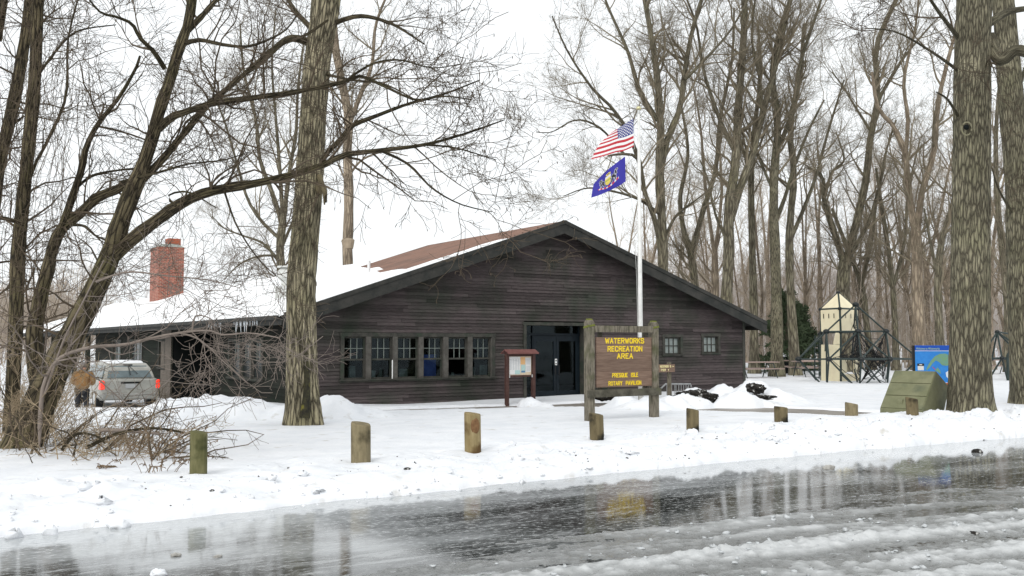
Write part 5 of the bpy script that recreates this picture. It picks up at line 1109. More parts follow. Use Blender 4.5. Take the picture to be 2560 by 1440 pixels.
# ------------------------------------------------------------------ trees
def resample(pts, K):
    pts = np.array(pts, float); d = np.r_[0, np.cumsum(np.linalg.norm(np.diff(pts, axis=0), axis=1))]; d /= d[-1]
    t = np.linspace(0, 1, K); i = np.clip(np.searchsorted(d, t, side='right')-1, 0, len(pts)-2)
    f = ((t-d[i])/(d[i+1]-d[i]))[:, None]; p0, p1, p2, p3 = pts[np.clip(i-1, 0, None)], pts[i], pts[i+1], pts[np.clip(i+2, None, len(pts)-1)]
    return .5*(2*p1+(p2-p0)*f+(2*p0-5*p1+4*p2-p3)*f*f+(3*p1-p0-3*p2+p3)*f**3)
def nrm(a): return a/np.maximum(np.linalg.norm(a, axis=-1, keepdims=True), 1e-9)
def tubes(Pp, Rr, S):
    """batch of tapering tubes: Pp (N,K,3), Rr (N,K) -> verts, quads, loop uvs (turn, metres)"""
    N, K, _ = Pp.shape; T = nrm(np.gradient(Pp, axis=1)); m = nrm(Pp[:, -1]-Pp[:, 0])
    A = np.where(np.abs(m[:, 2:3]) < .8, np.array([[0, 0, 1.]]), np.array([[.3, .95, 0.]]))[:, None, :]
    U = nrm(np.cross(T, A)); W = np.cross(T, U); a = np.arange(S)*2*np.pi/S
    V = Pp[:, :, None, :]+Rr[:, :, None, None]*(U[:, :, None, :]*np.cos(a)[None, None, :, None]+W[:, :, None, :]*np.sin(a)[None, None, :, None])
    n = np.arange(N)[:, None, None]*K*S; k = np.arange(K-1)[None, :, None]*S; j = np.arange(S)[None, None, :]; j2 = (j+1) % S
    Fq = np.stack([n+k+j, n+k+j2, n+k+S+j2, n+k+S+j], -1).reshape(-1, 4)
    L = np.concatenate([np.zeros((N, 1)), np.cumsum(np.linalg.norm(np.diff(Pp, axis=1), axis=2), 1)], 1)
    u0 = np.broadcast_to(j/S, (N, K-1, S)); u1 = u0+1/S; l0 = np.broadcast_to(L[:, :-1, None], (N, K-1, S)); l1 = np.broadcast_to(L[:, 1:, None], (N, K-1, S))
    uv = np.stack([np.stack([u0, l0], -1), np.stack([u1, l0], -1), np.stack([u1, l1], -1), np.stack([u0, l1], -1)], 3).reshape(-1, 2)
    return V.reshape(-1, 3), Fq, uv
class Acc:
    def __init__(s): s.V = []; s.F = []; s.U = []; s.n = 0
    def add(s, Pp, Rr, S):
        if len(Pp) == 0: return
        v, f, u = tubes(Pp, Rr, S); s.V.append(v); s.F.append(f+s.n); s.U.append(u); s.n += len(v)
    def obj(s, name, m, parent, off=(0, 0, 0), smooth=True):
        return npmesh(name, np.concatenate(s.V)-np.array(off), np.concatenate(s.F), m, parent, uv=np.concatenate(s.U), smooth=smooth)
def grow(Pp, Rr, n, rng, t0, t1, L0, L1, a0, a1, K, rf=.6, rmax=None, up=0., gn=.2, rt=.004, droop=0., flat=0, tfall=.45):
    """children of every parent branch; n children each"""
    N, KP, _ = Pp.shape
    if np.isscalar(n): idx = np.repeat(np.arange(N), n)
    else: idx = np.repeat(np.arange(N), n)
    M_ = len(idx)
    if M_ == 0: return np.zeros((0, K, 3)), np.zeros((0, K))
    t = rng.uniform(t0, t1, M_); x = t*(KP-1); i = np.minimum(x.astype(int), KP-2); f = (x-i)[:, None]
    pos = Pp[idx, i]*(1-f)+Pp[idx, i+1]*f; rad = Rr[idx, i]*(1-f[:, 0])+Rr[idx, i+1]*f[:, 0]; T = nrm(Pp[idx, i+1]-Pp[idx, i])
    rv = rng.normal(size=(M_, 3)); 
    if flat: rv[:, 1] *= (1-flat)
    pv = nrm(rv-(rv*T).sum(1, keepdims=True)*T); an = np.radians(rng.uniform(a0, a1, M_))[:, None]
    d = T*np.cos(an)+pv*np.sin(an); L = rng.uniform(L0, L1, M_)*(1-tfall*t); st = (L/(K-1))[:, None]
    out = [pos]
    for k in range(K-1):
        d = nrm(d+gn*rng.normal(size=(M_, 3))+np.array([0, 0, up-droop*k/(K-1)])); out.append(out[-1]+d*st)
    Q = np.stack(out, 1); r0 = np.minimum(rad*rf, rmax if rmax else 1e9)[:, None]; tt = np.linspace(0, 1, K)[None, :]
    return Q, np.maximum(r0*(1-tt)**.8, rt)
M['bark_near'] = bark('dark brown bark', (.16, .132, .08), (.018, .015, .011), moss=(.13, .125, .05), su=13, sv=2.2, crack=.2)
M['bark_big'] = bark('deep furrowed bark', (.42, .37, .25), (.035, .03, .02), moss=(.27, .255, .13), su=34, sv=2.1, crack=.2)
M['bark_right'] = bark('grey green furrowed bark', (.30, .275, .19), (.055, .048, .035), moss=(.23, .225, .13), su=42, sv=2.8, crack=.22)
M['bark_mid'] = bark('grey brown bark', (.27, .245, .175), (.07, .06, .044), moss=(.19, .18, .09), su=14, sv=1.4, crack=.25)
M['bark_far'] = bark('pale grey brown bark', (.42, .345, .255), (.17, .135, .10), su=14, sv=1.2, crack=.25)  # paled for distance: haze put into the bark colour
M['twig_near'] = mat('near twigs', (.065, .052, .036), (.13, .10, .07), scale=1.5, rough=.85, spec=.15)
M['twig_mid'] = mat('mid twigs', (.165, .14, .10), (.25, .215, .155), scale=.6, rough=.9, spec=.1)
M['twig_far'] = mat('far twigs', (.34, .28, .21), (.44, .37, .29), scale=.4, rough=.9, spec=.1)  # lightened twig colour stands in for haze in the air
M['tan'] = mat('tan brush', (.27, .205, .13), (.38, .30, .20), scale=3, rough=.9); M['lilac'] = mat('pale grey brown branch', (.17, .14, .12), (.24, .20, .17), scale=4, rough=.9)
def guide(pts, Y, dy=0.0, K=14, w0=20, w1=8, seed=0, wob=.0):
    """(px,py[,extra depth]) list -> world polyline and radii; widths in photo pixels"""
    q = []
    n = len(pts)
    for i, p in enumerate(pts):
        yy = Y+dy*i/max(1, n-1)+(p[2] if len(p) > 2 else 0); q.append(tuple(P(p[0], p[1], yy)))
    L = resample(q, K); 
    if wob: 
        rg = np.random.RandomState(seed); L[1:-1] += rg.normal(size=(K-2, 3))*wob
    t = np.linspace(0, 1, K); w = (w1+(w0-w1)*(1-t)**(1.75 if w0 > 60 else 1.0))/2/F*L[:, 1]
    return L, w
def tree(name, label, guides, Y, seed, bm, tm, levels, group=None, cat='tree', S0=14, flare=1.0, extra=None, base=None, lod=1.0, bumps=.05):
    rng = np.random.RandomState(seed); G0 = []
    for g in guides: G0.append(guide(g['p'], g.get('Y', Y), g.get('dy', 0), g.get('K', 16), g['w'][0], g['w'][1], seed, g.get('wob', 0)))
    b = G0[0][0][0]; bz = gz(b[0], b[1]); root = thing(name, label, cat, (b[0], b[1], bz), 0, group); off = np.array([b[0], b[1], bz])
    tk = Acc()
    for gi, (L, r) in enumerate(G0):
        r = r*(1+bumps*np.random.RandomState(seed+gi).normal(size=len(r)))
        if gi == 0:
            L = L.copy(); 
            L2 = np.concatenate([[L[0]-np.array([0, 0, .5])], L]); h = L2[:, 2]-bz; r2 = np.r_[r[0], r]*(1+.55*flare*np.exp(-np.clip(h, 0, None)/.35)*(h < 3)); tk.add(L2[None], r2[None], S0)
        else: tk.add(L[None], r[None], max(6, S0-4))
    tko = tk.obj('trunk', bm, root, off)
    cr = Acc(); cur = [(L[None], r[None]) for L, r in G0]
    # level 1 from every guide, proportional to its length
    ps, rs_ = [], []
    l1 = levels[0]
    for gi, (L, r) in enumerate(G0):
        ln = np.linalg.norm(np.diff(L, axis=0), axis=1).sum(); g = guides[gi]; n = int(round(ln*g.get('d', l1['d'])*lod))
        if n <= 0: continue
        kw = {k: v for k, v in l1.items() if k not in ('d', 'S')}; kw['t0'] = g.get('t0', kw.get('t0', .1)); 
        if 'L' in g: kw['L0'], kw['L1'] = g['L']
        q, rr = grow(L[None], r[None], n, rng, **kw); ps.append(q); rs_.append(rr)
    Q = np.concatenate(ps); RR = np.concatenate(rs_); cr.add(Q, RR, l1.get('S', 5))
    for lv in levels[1:]:
        kw = {k: v for k, v in lv.items() if k not in ('n', 'S')}; Q, RR = grow(Q, RR, lv['n'], rng, **kw); cr.add(Q, RR, lv.get('S', 3))
    if extra: extra(cr, Q, RR, rng)
    cro = cr.obj('crown', tm, root, off, smooth=False)
    return root, off, (Q, RR)
# --- level recipes
def LV(s=1.0, up=.10, dens=1.0, tip=.005, r1=.07):
    return [dict(d=1.1*dens, t0=.15, t1=1, L0=2.2*s, L1=5.5*s, a0=25, a1=60, K=7, rf=.55, rmax=r1, up=up, gn=.16, rt=tip*1.4, S=5),
            dict(n=7, t0=.12, t1=1, L0=1.0*s, L1=2.6*s, a0=22, a1=60, K=5, rf=.55, up=up*.8, gn=.18, rt=tip*1.1, S=3),
            dict(n=5, t0=.15, t1=1, L0=.5*s, L1=1.3*s, a0=20, a1=60, K=4, rf=.6, up=up*.6, gn=.2, rt=tip*.9, S=3),
            dict(n=3, t0=.2, t1=1, L0=.3*s, L1=.7*s, a0=20, a1=55, K=3, rf=.7, up=up*.5, gn=.2, rt=tip*.75, S=3)]
g = lambda p, w, **k: dict(p=p, w=w, **k)
# ================= trees standing behind the building and around the playground
tree('bare_tree', 'tall dark bare tree right of the flags, first tree beyond the roof', [
    g([(1660, 905), (1658, 700), (1655, 560), (1648, 420), (1652, 320), (1645, 210), (1628, 90), (1605, -40), (1590, -160)], (32, 8), t0=.45),
    g([(1650, 430), (1668, 350), (1700, 270), (1712, 180), (1730, 80), (1765, -40), (1780, -120)], (20, 6), dy=2),
    g([(1655, 650), (1640, 560), (1612, 480), (1598, 400), (1560, 385), (1520, 390)], (17, 5), dy=-2),
    g([(1600, 410), (1570, 330), (1530, 270), (1480, 220), (1420, 130), (1380, 40)], (12, 3), dy=-3),
    g([(1645, 300), (1600, 230), (1570, 130), (1530, 40), (1490, -60)], (13, 4), dy=2),
    g([(1655, 540), (1600, 500), (1540, 480), (1470, 470), (1410, 490)], (9, 2), dy=-2),
    g([(1660, 600), (1690, 540), (1740, 500), (1780, 470)], (9, 3), dy=-2),
    g([(1560, 385), (1500, 320), (1440, 300), (1380, 330), (1340, 330)], (7, 2), dy=-1),
    g([(1712, 200), (1780, 130), (1830, 70), (1880, -20)], (9, 3), dy=1)], 45, 1, M['bark_mid'], M['twig_mid'], LV(1.0, .08, 1.15), group='bare trees behind the building')
tree('bare_tree', 'slender pale tree just right of the tall dark tree beyond the roof slope', [
    g([(1752, 905), (1742, 760), (1728, 640), (1712, 590)], (24, 16), t0=.5), g([(1714, 600), (1700, 500), (1720, 380), (1700, 250)], (14, 5)), g([(1725, 640), (1760, 520), (1790, 420), (1800, 300), (1830, 150), (1835, 20)], (15, 5))], 52, 2, M['bark_mid'], M['twig_mid'], LV(.9, .12, .9), group='bare trees behind the building')
tree('bare_tree', 'thick two limbed tree above the right end of the roof', [
    g([(1812, 905), (1815, 760), (1822, 640), (1822, 520), (1840, 400), (1845, 280), (1855, 150), (1862, 20), (1850, -100)], (34, 12), t0=.4),
    g([(1822, 560), (1850, 470), (1880, 390), (1905, 290), (1935, 180), (1960, 70), (1990, -60)], (22, 9)),
    g([(1842, 390), (1800, 300), (1760, 180), (1740, 60), (1700, -40)], (12, 4)), g([(1905, 300), (1900, 200), (1880, 100), (1890, -20)], (10, 4)), g([(1826, 620), (1790, 540), (1770, 450), (1750, 400)], (8, 3))], 47, 3, M['bark_mid'], M['twig_mid'], LV(1.0, .14, 1.1), group='bare trees behind the building')
tree('bare_tree', 'straight narrow trunk right beside the thick two limbed tree', [
    g([(1886, 940), (1884, 760), (1880, 600), (1878, 450), (1885, 330), (1900, 200), (1895, 60)], (24, 7), t0=.5), g([(1880, 480), (1860, 380), (1840, 300)], (9, 3))], 53, 4, M['bark_mid'], M['twig_mid'], LV(.8, .15, .8), group='bare trees behind the building')
tree('bare_tree', 'pale straight trunk rising between the building corner and the evergreen', [
    g([(1942, 948), (1942, 800), (1938, 640), (1934, 500), (1938, 400), (1945, 300), (1930, 190), (1950, 80), (1990, -40)], (30, 12), t0=.45),
    g([(1936, 560), (1960, 500), (1985, 420), (2020, 330), (2060, 250)], (12, 4)), g([(1942, 380), (1980, 280), (2000, 160), (2040, 40), (2070, -60)], (13, 5)), g([(1934, 480), (1900, 400), (1880, 340), (1850, 260)], (9, 3))], 47.5, 5, M['bark_right'], M['twig_mid'], LV(.95, .12, 1.0), group='bare trees behind the building')
tree('bare_tree', 'brown trunk standing behind the picnic tables, right of the evergreen', [
    g([(1990, 950), (1982, 830), (1975, 700), (1974, 570), (1985, 440), (1975, 320), (2000, 200), (2010, 60)], (26, 8), t0=.5), g([(1976, 600), (2010, 520), (2040, 440), (2070, 330), (2110, 200)], (11, 4))], 50, 6, M['bark_mid'], M['twig_mid'], LV(.9, .12, 1.0), group='bare trees behind the building')
tree('bare_tree', 'large forked tree spreading in a wide V above the cream tower', [
    g([(2112, 920), (2108, 800), (2108, 700), (2115, 640)], (40, 30), t0=.8), g([(2112, 660), (2085, 580), (2060, 500), (2055, 440), (2020, 420)], (20, 6), dy=-1), g([(2115, 660), (2140, 560), (2165, 450), (2175, 350), (2195, 240), (2190, 120), (2240, 0), (2280, -90)], (22, 9)),
    g([(2122, 640), (2170, 560), (2200, 460), (2215, 380), (2240, 300)], (12, 4)), g([(2060, 500), (2080, 430), (2110, 400), (2090, 330)], (9, 3)), g([(2178, 330), (2140, 270), (2110, 220), (2080, 180)], (8, 3)), g([(2190, 260), (2230, 190), (2270, 130), (2330, 60)], (10, 4))], 56, 7, M['bark_mid'], M['twig_mid'], LV(1.1, .12, 1.1), group='bare trees behind the building')
tree('bare_tree', 'leaning trunk behind the climbing frame, just right of the cream tower', [
    g([(2178, 905), (2165, 800), (2150, 700), (2110, 600), (2080, 520)], (20, 8), t0=.3), g([(2152, 720), (2180, 600), (2190, 500)], (10, 4))], 60, 8, M['bark_mid'], M['twig_mid'], LV(.8, .12, .9), group='bare trees behind the building')
tree('bare_tree', 'thin straight tree behind the right part of the climbing frame', [
    g([(2240, 905), (2236, 780), (2226, 660), (2205, 520), (2190, 420)], (18, 6), t0=.3), g([(2232, 720), (2262, 600), (2270, 480), (2300, 350)], (10, 3))], 58, 9, M['bark_mid'], M['twig_mid'], LV(.9, .12, .9), group='bare trees behind the building')
tree('bare_tree', 'stout pale trunk forking high, above the left edge of the blue map', [
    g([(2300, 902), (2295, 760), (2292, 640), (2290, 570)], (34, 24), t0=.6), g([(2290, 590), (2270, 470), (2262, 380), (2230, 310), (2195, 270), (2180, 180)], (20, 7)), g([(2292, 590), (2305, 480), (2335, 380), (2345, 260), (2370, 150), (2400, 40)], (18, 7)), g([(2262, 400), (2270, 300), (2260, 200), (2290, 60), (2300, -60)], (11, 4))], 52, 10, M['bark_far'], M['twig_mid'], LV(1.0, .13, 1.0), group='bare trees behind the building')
tree('bare_tree', 'dark trunk directly behind the blue map, left of the big right trunk', [
    g([(2352, 905), (2346, 780), (2345, 690), (2355, 600), (2385, 500), (2400, 400)], (24, 10), t0=.3), g([(2345, 700), (2325, 600), (2310, 520)], (10, 4))], 50, 11, M['bark_mid'], M['twig_mid'], LV(.9, .12, .9), group='bare trees behind the building')
tree('bare_tree', 'slim dark tree between the two big trunks at the right', [
    g([(2520, 905), (2518, 760), (2505, 620), (2492, 480), (2490, 330), (2500, 200)], (20, 8), t0=.2), g([(2512, 700), (2540, 560), (2560, 420)], (9, 4))], 48, 12, M['bark_mid'], M['twig_mid'], LV(.9, .12, 1.0), group='bare trees behind the building')
# second row: prototypes, copied
PROT = []
def proto(seed, h, w, forks, lab):
    rg = np.random.RandomState(seed); root = None
    x0 = 0; gs = []
    cx = 2100; Y = 80; s = F/Y
    basey = 858+CAMH*s
    def q(x, z): return (cx+x*s, basey-z*s)
    hz = h*rg.uniform(.35, .5)
    gs.append(g([q(0, 0), q(rg.normal()*.25, hz*.5), q(rg.normal()*.3, hz)], (w*s, w*.75*s), t0=.6, K=8))
    top = None; x1 = (gs[0]['p'][-1][0]-cx)/s
    for k in range(forks):
        sd = (-1 if k % 2 else 1)*rg.uniform(.5, 1.6) if forks > 1 else rg.normal()*.3
        gs.append(g([q(x1, hz-.3), q(x1+sd*.6, hz+(h-hz)*.35, ), q(x1+sd*1.2+rg.normal()*.3, hz+(h-hz)*.7), q(x1+sd*1.7, h)], (w*.6*s, w*.12*s), dy=rg.uniform(-2, 2), K=9))
    for k in range(3):
        z = hz*rg.uniform(.6, 1.); sd = rg.choice([-1, 1])*rg.uniform(1, 2.4); gs.append(g([q(x1*.8, z), q(x1+sd*.6, z+1.2), q(x1+sd*1.2, z+3.0+rg.uniform(0, 1))], (w*.28*s, w*.08*s), dy=rg.uniform(-2, 2), K=7))
    lv = LV(.9, .14, .5, tip=.006); lv[-1]['n'] = 2; lv[1]['n'] = 6
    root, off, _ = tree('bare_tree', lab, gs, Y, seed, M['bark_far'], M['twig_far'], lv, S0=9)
    return root, off
def place(root, off, px, Y, sc, rz, lab, first, group, name='bare_tree'):
    x = XY(px, Y); z = gz(x, Y)
    if first: o = root; o['label'] = lab; o['group'] = group
    else:
        o = root.copy(); COL.objects.link(o); o['label'] = lab; o['group'] = group
        for ch in root.children: c = ch.copy(); COL.objects.link(c); c.parent = o
    o.location = (x, Y, z); o.rotation_euler = (0, 0, rz); o.scale = (sc, sc, sc); return o
BK = 'pale bare trees in the second row of the woods'
BLAB = ['pale bare tree farther back in the woods behind the picnic tables and climbing frame', 'pale forked bare tree farther back in the woods at the right', 'pale bare tree with many upright limbs farther back at the right']
protos = [proto(101, 16, .40, 2, BLAB[0]), proto(102, 14, .34, 3, BLAB[1]), proto(103, 17, .46, 2, BLAB[2]), proto(104, 12, .3, 1, BLAB[0])]
rg = np.random.RandomState(77); used = set(); k = 0
PT = [(1610, 72), (1690, 64), (1718, 78), (1775, 70), (1790, 58), (1850, 66), (1868, 82), (1905, 62), (1922, 75), (1962, 64), (2015, 60), (2030, 78), (2052, 66), (2075, 84), (2135, 72), (2150, 62), (2200, 74), (2218, 66), (2262, 80), (2275, 64), (2320, 70), (2335, 82), (2372, 62), (2388, 76), (2440, 66), (2465, 80), (2478, 60), (2505, 70), (2545, 64), (2575, 58), (2610, 75), (2660, 62), (2700, 70), (1560, 90), (1640, 95)]
ORD = ['first', 'second', 'third', 'fourth', 'fifth', 'sixth', 'seventh', 'eighth', 'ninth', 'tenth', 'eleventh', 'twelfth', 'thirteenth']
def zone(px): return 'above the dark roof' if px < 1880 else ('behind the picnic tables' if px < 2060 else ('behind the climbing frame' if px < 2250 else ('behind the blue map' if px < 2390 else 'right of the big right trunk')))
cnt = {}
for px, Y in sorted(PT):
    j = k % 4; z = zone(px); cnt[z] = cnt.get(z, 0)+1
    place(protos[j][0], protos[j][1], px, Y, rg.uniform(.8, 1.1), rg.uniform(0, 6.28), ORD[cnt[z]-1]+' from the left of the paler farther trees '+z, j not in used, 'paler farther trees '+z); used.add(j); k += 1
# trees behind the left roof
tree('bare_tree', 'fan shaped bare tree rising behind the snowy roof, left of the big trunk', [
    g([(703, 870, 0), (703, 760), (704, 690), (700, 620), (706, 560), (712, 500)], (26, 17), t0=.3), g([(712, 520), (725, 420), (740, 330), (745, 220), (760, 100)], (12, 4)), g([(706, 560), (680, 480), (650, 400), (640, 300), (610, 180), (600, 60)], (13, 4)), g([(704, 600), (660, 560), (620, 500), (590, 400), (560, 300), (520, 200)], (10, 3)),
    g([(702, 660), (660, 610), (610, 590), (560, 570), (530, 540)], (9, 2)), g([(706, 540), (700, 430), (690, 300), (680, 160), (690, 20)], (11, 3)), g([(703, 640), (650, 640), (600, 660), (560, 700)], (7, 2)), g([(703, 620), (740, 540), (780, 480), (800, 420)], (9, 3))], 62, 21, M['bark_mid'], M['twig_mid'], LV(1.0, .13, .9), group='bare trees behind the snowy roof')
COLT = tree('bare_tree', 'straight bare trunk with a collar swelling behind the roof, right of the big trunk', [
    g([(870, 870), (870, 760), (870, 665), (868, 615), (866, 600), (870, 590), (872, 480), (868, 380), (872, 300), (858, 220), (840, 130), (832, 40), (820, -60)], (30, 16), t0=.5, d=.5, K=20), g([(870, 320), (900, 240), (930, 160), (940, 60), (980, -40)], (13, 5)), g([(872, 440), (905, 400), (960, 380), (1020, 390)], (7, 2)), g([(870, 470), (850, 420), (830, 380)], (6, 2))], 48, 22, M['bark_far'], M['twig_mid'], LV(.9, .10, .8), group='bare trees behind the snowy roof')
cnt = {}
_p = np.array(P(870, 603, 48))-COLT[1]
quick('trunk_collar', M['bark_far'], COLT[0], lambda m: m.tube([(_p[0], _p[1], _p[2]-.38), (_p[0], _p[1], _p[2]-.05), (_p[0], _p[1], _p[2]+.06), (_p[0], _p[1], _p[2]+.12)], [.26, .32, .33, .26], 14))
for px, Y in sorted(((995, 95), (930, 100), (560, 100), (480, 92), (330, 85), (250, 95), (130, 80), (40, 88), (190, 75), (640, 110))):
    j = k % 4; hh_ = .34 if 450 < px < 1100 else .5; z = 'right of the big trunk' if px > 800 else 'left of the chimney' if px < 370 else 'right of the chimney'; cnt[z] = cnt.get(z, 0)+1
    place(protos[j][0], protos[j][1], px, Y, hh_*rg.uniform(.8, 1.2), rg.uniform(0, 6.28), ORD[cnt[z]-1]+' from left of the far trees beyond the roof '+z, False, 'small far trees beyond the roof '+z); k += 1
# evergreens
def evergreen(px, Y, h, w, lab, seed):
    x = XY(px, Y); z = gz(x, Y); root = thing('evergreen_tree', lab, 'tree', (x, Y, z), 0); rng = np.random.RandomState(seed)
    T_ = np.array([[[0, 0, -.3], [0, 0, h*.5], [0, 0, h]]]); R_ = np.array([[.14, .08, .02]]); a = Acc(); a.add(T_, R_, 8); a.obj('trunk', M['bark_mid'], root)
    Q, RR = grow(T_, R_, 110, rng, .02, .98, w*.7, w*1.1, 70, 100, 6, rmax=.03, up=.02, gn=.12, rt=.008, droop=.15, tfall=.85)
    a = Acc(); a.add(Q, RR, 3); Q2, R2 = grow(Q, RR, 9, rng, .15, 1, .25, .6, 30, 60, 4, gn=.15, rt=.02, droop=.2); a.add(Q2, R2*0+.02, 3)
    Q3, R3 = grow(Q2, R2, 7, rng, .1, 1, .12, .26, 30, 70, 3, gn=.1, rt=.02); a.add(Q3, R3*0+.024, 3)
    a.obj('crown', M['needle'], root, smooth=False)
M['needle'] = mat('evergreen needles', (.045, .07, .033), (.085, .115, .06), scale=1.5, rough=.8)
evergreen(1966, 54, 4.6, 2.3, 'small dark evergreen between two trunks beyond the right end of the building', 3)
evergreen(2002, 58, 3.8, 1.7, 'lower green evergreen left of the cream tower', 4)
# ================= brush and far woods
def woods(name, n, seed, px0, px1, Y0, Y1, h0, h1, m, nb=7, kind='stuff', rt=.016, lean=.12):
    rng = np.random.RandomState(seed); px = rng.uniform(px0, px1, n); Y = rng.uniform(Y0, Y1, n); x = (px-1280)/F*Y; z = Hs(x, Y); h = rng.uniform(h0, h1, n)
    base = np.stack([x, Y, z-.2], -1); K = 5; t = np.linspace(0, 1, K); dr = rng.normal(size=(n, 3))*lean; dr[:, 2] = 1
    Q = base[:, None, :]+(dr*h[:, None])[:, None, :]*t[None, :, None]; Q[:, 1:, :2] += rng.normal(size=(n, K-1, 2))*.12; RR = (h*.007+.01)[:, None]*(1-t*.8)[None, :]
    a = Acc(); a.add(Q, RR, 4); Q1, R1 = grow(Q, RR, nb, rng, .2, 1, h1*.18, h1*.4, 20, 55, 5, up=.12, gn=.15, rt=rt); a.add(Q1, R1, 3)
    Q2, R2 = grow(Q1, R1, 5, rng, .15, 1, h1*.08, h1*.2, 20, 55, 4, up=.06, gn=.2, rt=rt*.8); a.add(Q2, R2, 3)
    return tag(a.obj(name, m, None, smooth=False), kind=kind)
M['brush'] = mat('brown brush', (.37, .31, .25), (.48, .41, .34), scale=.3, rough=.95); M['farwood'] = mat('haze toned far woods', (.50, .455, .43), (.58, .54, .51), scale=.05, rough=1, spec=0)  # lightened greyed base colours of both carry painted distance haze
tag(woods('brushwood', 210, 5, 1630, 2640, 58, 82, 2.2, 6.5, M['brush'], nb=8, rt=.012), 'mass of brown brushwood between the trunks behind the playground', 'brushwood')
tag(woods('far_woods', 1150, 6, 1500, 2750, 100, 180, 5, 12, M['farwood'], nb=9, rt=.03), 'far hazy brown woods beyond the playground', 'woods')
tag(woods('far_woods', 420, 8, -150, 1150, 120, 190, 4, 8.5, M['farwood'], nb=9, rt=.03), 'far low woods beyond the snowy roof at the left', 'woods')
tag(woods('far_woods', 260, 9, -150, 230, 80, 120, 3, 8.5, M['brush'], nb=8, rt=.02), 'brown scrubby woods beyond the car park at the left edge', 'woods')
# ================= the two big trunks
def big_trunk(name, label, pts, Y, wpx, m, seed, flare, extra_guides, levels, K=150, S=72):
    """trunk surface carved with furrows"""
    L, r = guide([p[:2] for p in pts], Y, 0, K, 10, 10); 
    py = np.array([p[1] for p in pts][::-1], float); ww = np.array([p[2] for p in pts][::-1], float)
    ys = np.linspace(pts[0][1], pts[-1][1], K); r = np.interp(ys, py, ww)/2/F*L[:, 1]
    b = L[0]; bz = gz(b[0], b[1]); root = thing(name, label, 'tree', (b[0], b[1], bz)); off = np.array([b[0], b[1], bz])
    L = np.concatenate([[L[0]-np.array([0, 0, .45])], L]); r = np.r_[r[0]*1.1, r]
    V, Fq, uv = tubes(L[None], r[None], S); V = V.reshape(K+1, S, 3)
    a = np.arange(S)*2*np.pi/S; H = (L[:, 2]-bz)[:, None]; A = a[None, :]
    cx, sx = np.cos(A), np.sin(A)
    nz = lambda fa, fh, s_, o=3: fbm(cx*fa+5+.0*H, sx*fa+H*fh, o, s_)*.5+fbm(sx*fa+9, cx*fa+H*fh*1.1, o, s_+4)*.5
    furrow = np.abs(nz(6, 1.2, seed)); furrow = np.clip(furrow*5, 0, 1)
    disp = .018*(furrow-1)+.02*nz(1.5, .8, seed+2)+.012*nz(9, 3, seed+5)
    rootf = np.exp(-np.clip(H, 0, None)/.45)*flare*(.12*np.clip(np.cos(A*3+seed), 0, 1)+.07*np.clip(np.cos(A*5+1+seed), 0, 1))
    c = L[:, None, :]; dirv = nrm(V-c); V2 = V+dirv*(disp+rootf)[:, :, None]
    npmesh('trunk', V2.reshape(-1, 3)-off, Fq, m, root, uv=uv, smooth=True)
    G0 = [guide(q['p'], q.get('Y', Y), q.get('dy', 0), q.get('K', 14), q['w'][0], q['w'][1]) for q in extra_guides]
    tk = Acc(); cr = Acc(); rng = np.random.RandomState(seed); ps = []; rs_ = []
    for (LL, rr), q in zip(G0, extra_guides):
        tk = Acc(); tk.add(LL[None], rr[None], 10); tk.obj('limb', M['bark_near'] if label.startswith('huge') else M['bark_right'], root, off); n = int(np.linalg.norm(np.diff(LL, axis=0), axis=1).sum()*q.get('d', levels[0]['d'])); kw = {k: v for k, v in levels[0].items() if k not in ('d', 'S')}
        qq, r2 = grow(LL[None], rr[None], max(n, 1), rng, **kw); ps.append(qq); rs_.append(r2)
    if G0:
        Q = np.concatenate(ps); RR = np.concatenate(rs_); cr.add(Q, RR, 5)
        for lv in levels[1:]: Q, RR = grow(Q, RR, lv['n'], rng, **{k: v for k, v in lv.items() if k not in ('n', 'S')}); cr.add(Q, RR, 3)
        cr.obj('crown', M['twig_near'], root, off, smooth=False)
    return root, off
lvn = LV(.55, .06, .9, tip=.0045, r1=.04)
T1, off1 = big_trunk('cottonwood_tree', 'huge straight trunk with furrowed olive bark standing in the snow left of centre', [(757, 1058, 88), (757, 1010, 84), (755, 950, 80), (754, 850, 74), (754, 700, 71), (766, 550, 70), (776, 400, 68), (784, 280, 66), (794, 150, 68), (808, 60, 72), (815, 0, 74), (822, -120, 70)], 20.4, None, M['bark_big'], 3, .8,
    [g([(780, 110), (735, 95), (700, 110), (660, 150), (600, 195)], (22, 8), dy=-1.5), g([(830, 60), (900, 40), (980, 60), (1060, 110)], (14, 4), dy=-1), g([(820, 20), (870, -40), (930, -90)], (30, 16)), g([(795, 455), (812, 470), (815, 505)], (14, 5), dy=-.5), g([(790, 180), (880, 200), (960, 210), (1040, 250)], (8, 3), dy=-1), g([(800, 90), (740, 30), (700, -40)], (16, 8), dy=1)], lvn)
quick('knot_burl', M['bark_near'], T1, lambda m: (m.ball(tuple(np.array(P(800, 470, 20.2))-off1), .10, 12, 8, (1, .8, 1.5)), m.tube([tuple(np.array(P(798, 440, 20.2))-off1), tuple(np.array(P(812, 480, 20.0))-off1), tuple(np.array(P(811, 512, 20.0))-off1)], [.06, .05, .015], 8)))
quick('bark_scar', mat('dark wet scar', (.012, .011, .008), (.05, .045, .02), scale=9, rough=.8, bump=.6, c3=(.18, .16, .03), s3=4, lo3=.6, hi3=.68), T1, lambda m: m.tube([tuple(np.array(P(x, y, 20.4-.30+d))-off1) for x, y, d in ((762, 870, .03), (765, 905, .02), (768, 950, .0), (766, 1000, -.02), (762, 1045, -.06))], [.02, .055, .06, .085, .11], 8))
lvr = LV(.6, .04, 1.0, tip=.005, r1=.05)
